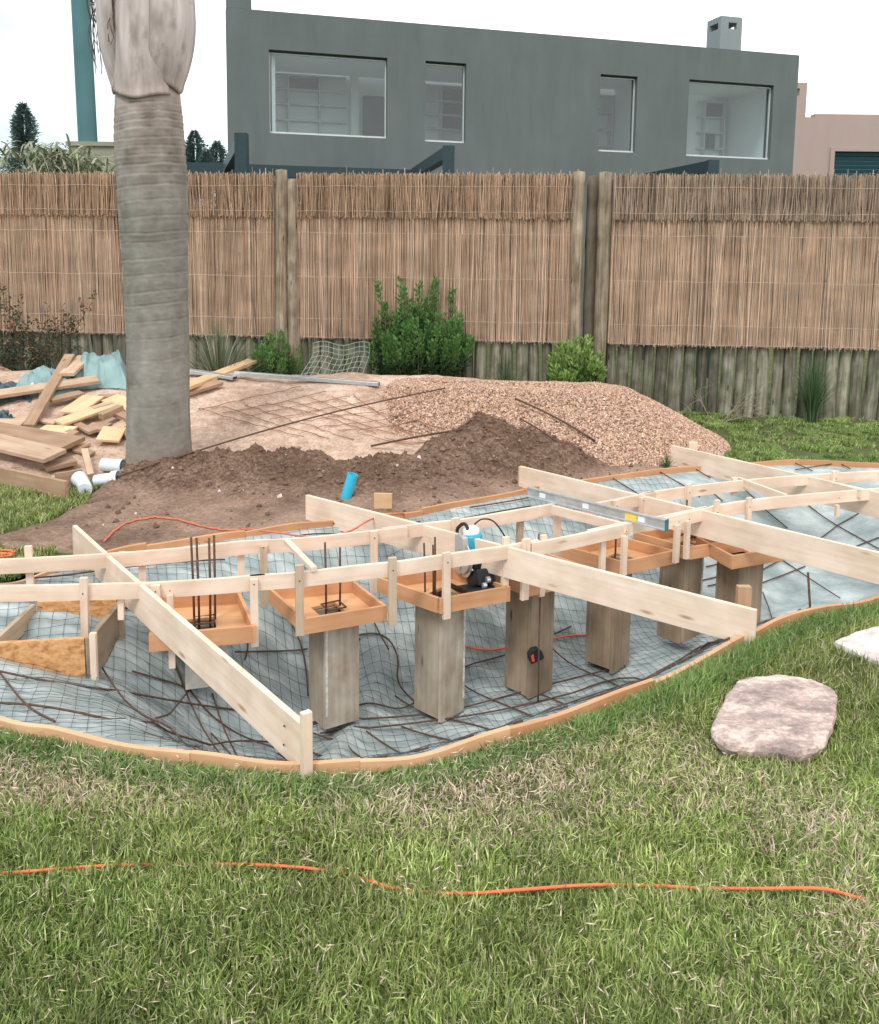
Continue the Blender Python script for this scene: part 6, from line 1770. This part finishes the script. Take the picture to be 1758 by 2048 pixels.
M['sheetpale'] = m_plain('pale_plastic_sheet', (.62, .74, .76), .4, var=.08, scale=6, spec=.5)
def tarp(name, label, quad, lift, amp, mat, nu=70, nv=44, fx=5, fy=2.5, seed=0, edge=.02, group='plastic sheets by the palm'):
    c = [S(*p, h_all, y1=9.0) for p in quad]
    U, V = np.meshgrid(np.linspace(0, 1, nu), np.linspace(0, 1, nv), indexing='ij')
    X = (c[0].x * (1 - U) + c[1].x * U) * (1 - V) + (c[3].x * (1 - U) + c[2].x * U) * V; Y = (c[0].y * (1 - U) + c[1].y * U) * (1 - V) + (c[3].y * (1 - U) + c[2].y * U) * V
    wob = fbm(U * 3 + seed, V * 3, 3) * .12; X = X + wob * (c[1].x - c[0].x) * .25; Y = Y + fbm(U * 3 + seed + 9, V * 3, 3) * .10
    e = np.minimum(np.minimum(U, 1 - U), np.minimum(V, 1 - V)); e = sstep(0, .22, e)
    rid = 1 - np.abs(fbm(U * fx + V * 2 + seed, V * fy - U * 1.3 + seed, 4)) * 4
    Z = h_all(X, Y) + .012 + lift * e * (1 + .6 * fbm(U * 2 + seed * 2, V * 2, 2)) + amp * np.clip(rid, -.4, 1) * (.15 + .85 * e)
    mb = MB(); mb.grid(X, Y, Z); o = mb.build(name, mat, smooth=True, loc=(c[0] + c[2]) / 2)
    so = o.modifiers.new('thickness', 'SOLIDIFY'); so.thickness = .003
    return tag(o, label, 'plastic sheet', group)
tarp('tarpaulin', 'bulging crumpled teal tarpaulin just left of the palm', [(140, 778), (262, 782), (262, 742), (158, 738)], .15, .034, M['tarp'], seed=3, fx=4.5, fy=2.6)
tarp('tarpaulin', 'flat folded teal tarpaulin behind the crossed planks', [(20, 790), (150, 800), (158, 752), (60, 752)], .10, .032, M['tarp'], seed=8, fx=3.5, fy=3.5)
tarp('dark_sheet', 'dark wet plastic sheet at the left edge behind the long plank', [(-40, 822), (66, 800), (60, 772), (-40, 770)], .03, .03, M['tarpdark'], seed=5)
tarp('pale_sheet', 'pale plastic strip folded between tarpaulin and long plank', [(44, 778), (104, 802), (112, 790), (60, 768)], .05, .02, M['sheetpale'], seed=6)
tarp('pale_sheet', 'white plastic scrap beside the palm under the teal tarpaulin', [(192, 768), (262, 770), (262, 758), (196, 752)], .05, .02, M['sheetpale'], seed=7)
tarp('dark_sheet', 'teal black plastic crumpled below the long plank at the left edge', [(-30, 880), (22, 862), (30, 838), (-30, 842)], .05, .04, M['tarpdark'], seed=9)
# aluminium channels on the crest of the sand
def channel(a, b, Y0, Y1, w, h, label, z0=None):
    p = S(*a, h_all); q = S(*b, h_all); p.z += .05; q.z += .035
    t = thing('aluminium_tube', label, 'metal tube', (p + q) / 2, 'aluminium tubes on the sand')
    mb = MB(); mb.beam(p, q, w, h); mb.build('tube', M['galv'], t, bevel=.003)
    d = (q - p).normalized(); mb = MB(); mb.beam(q + d * .0005, q + d * .002, w * .84, h * .78); mb.build('end_shade_plate', M['black'], t)  # thin black plate stands for the shade inside the tube
channel((470, 758), (758, 777), 8, 8, .06, .035, 'long silver metal tube lying along the crest of the sand heap')
channel((374, 752), (470, 764), 8, 8, .09, .03, 'wide grey metal piece under the yellow plank right of the palm')
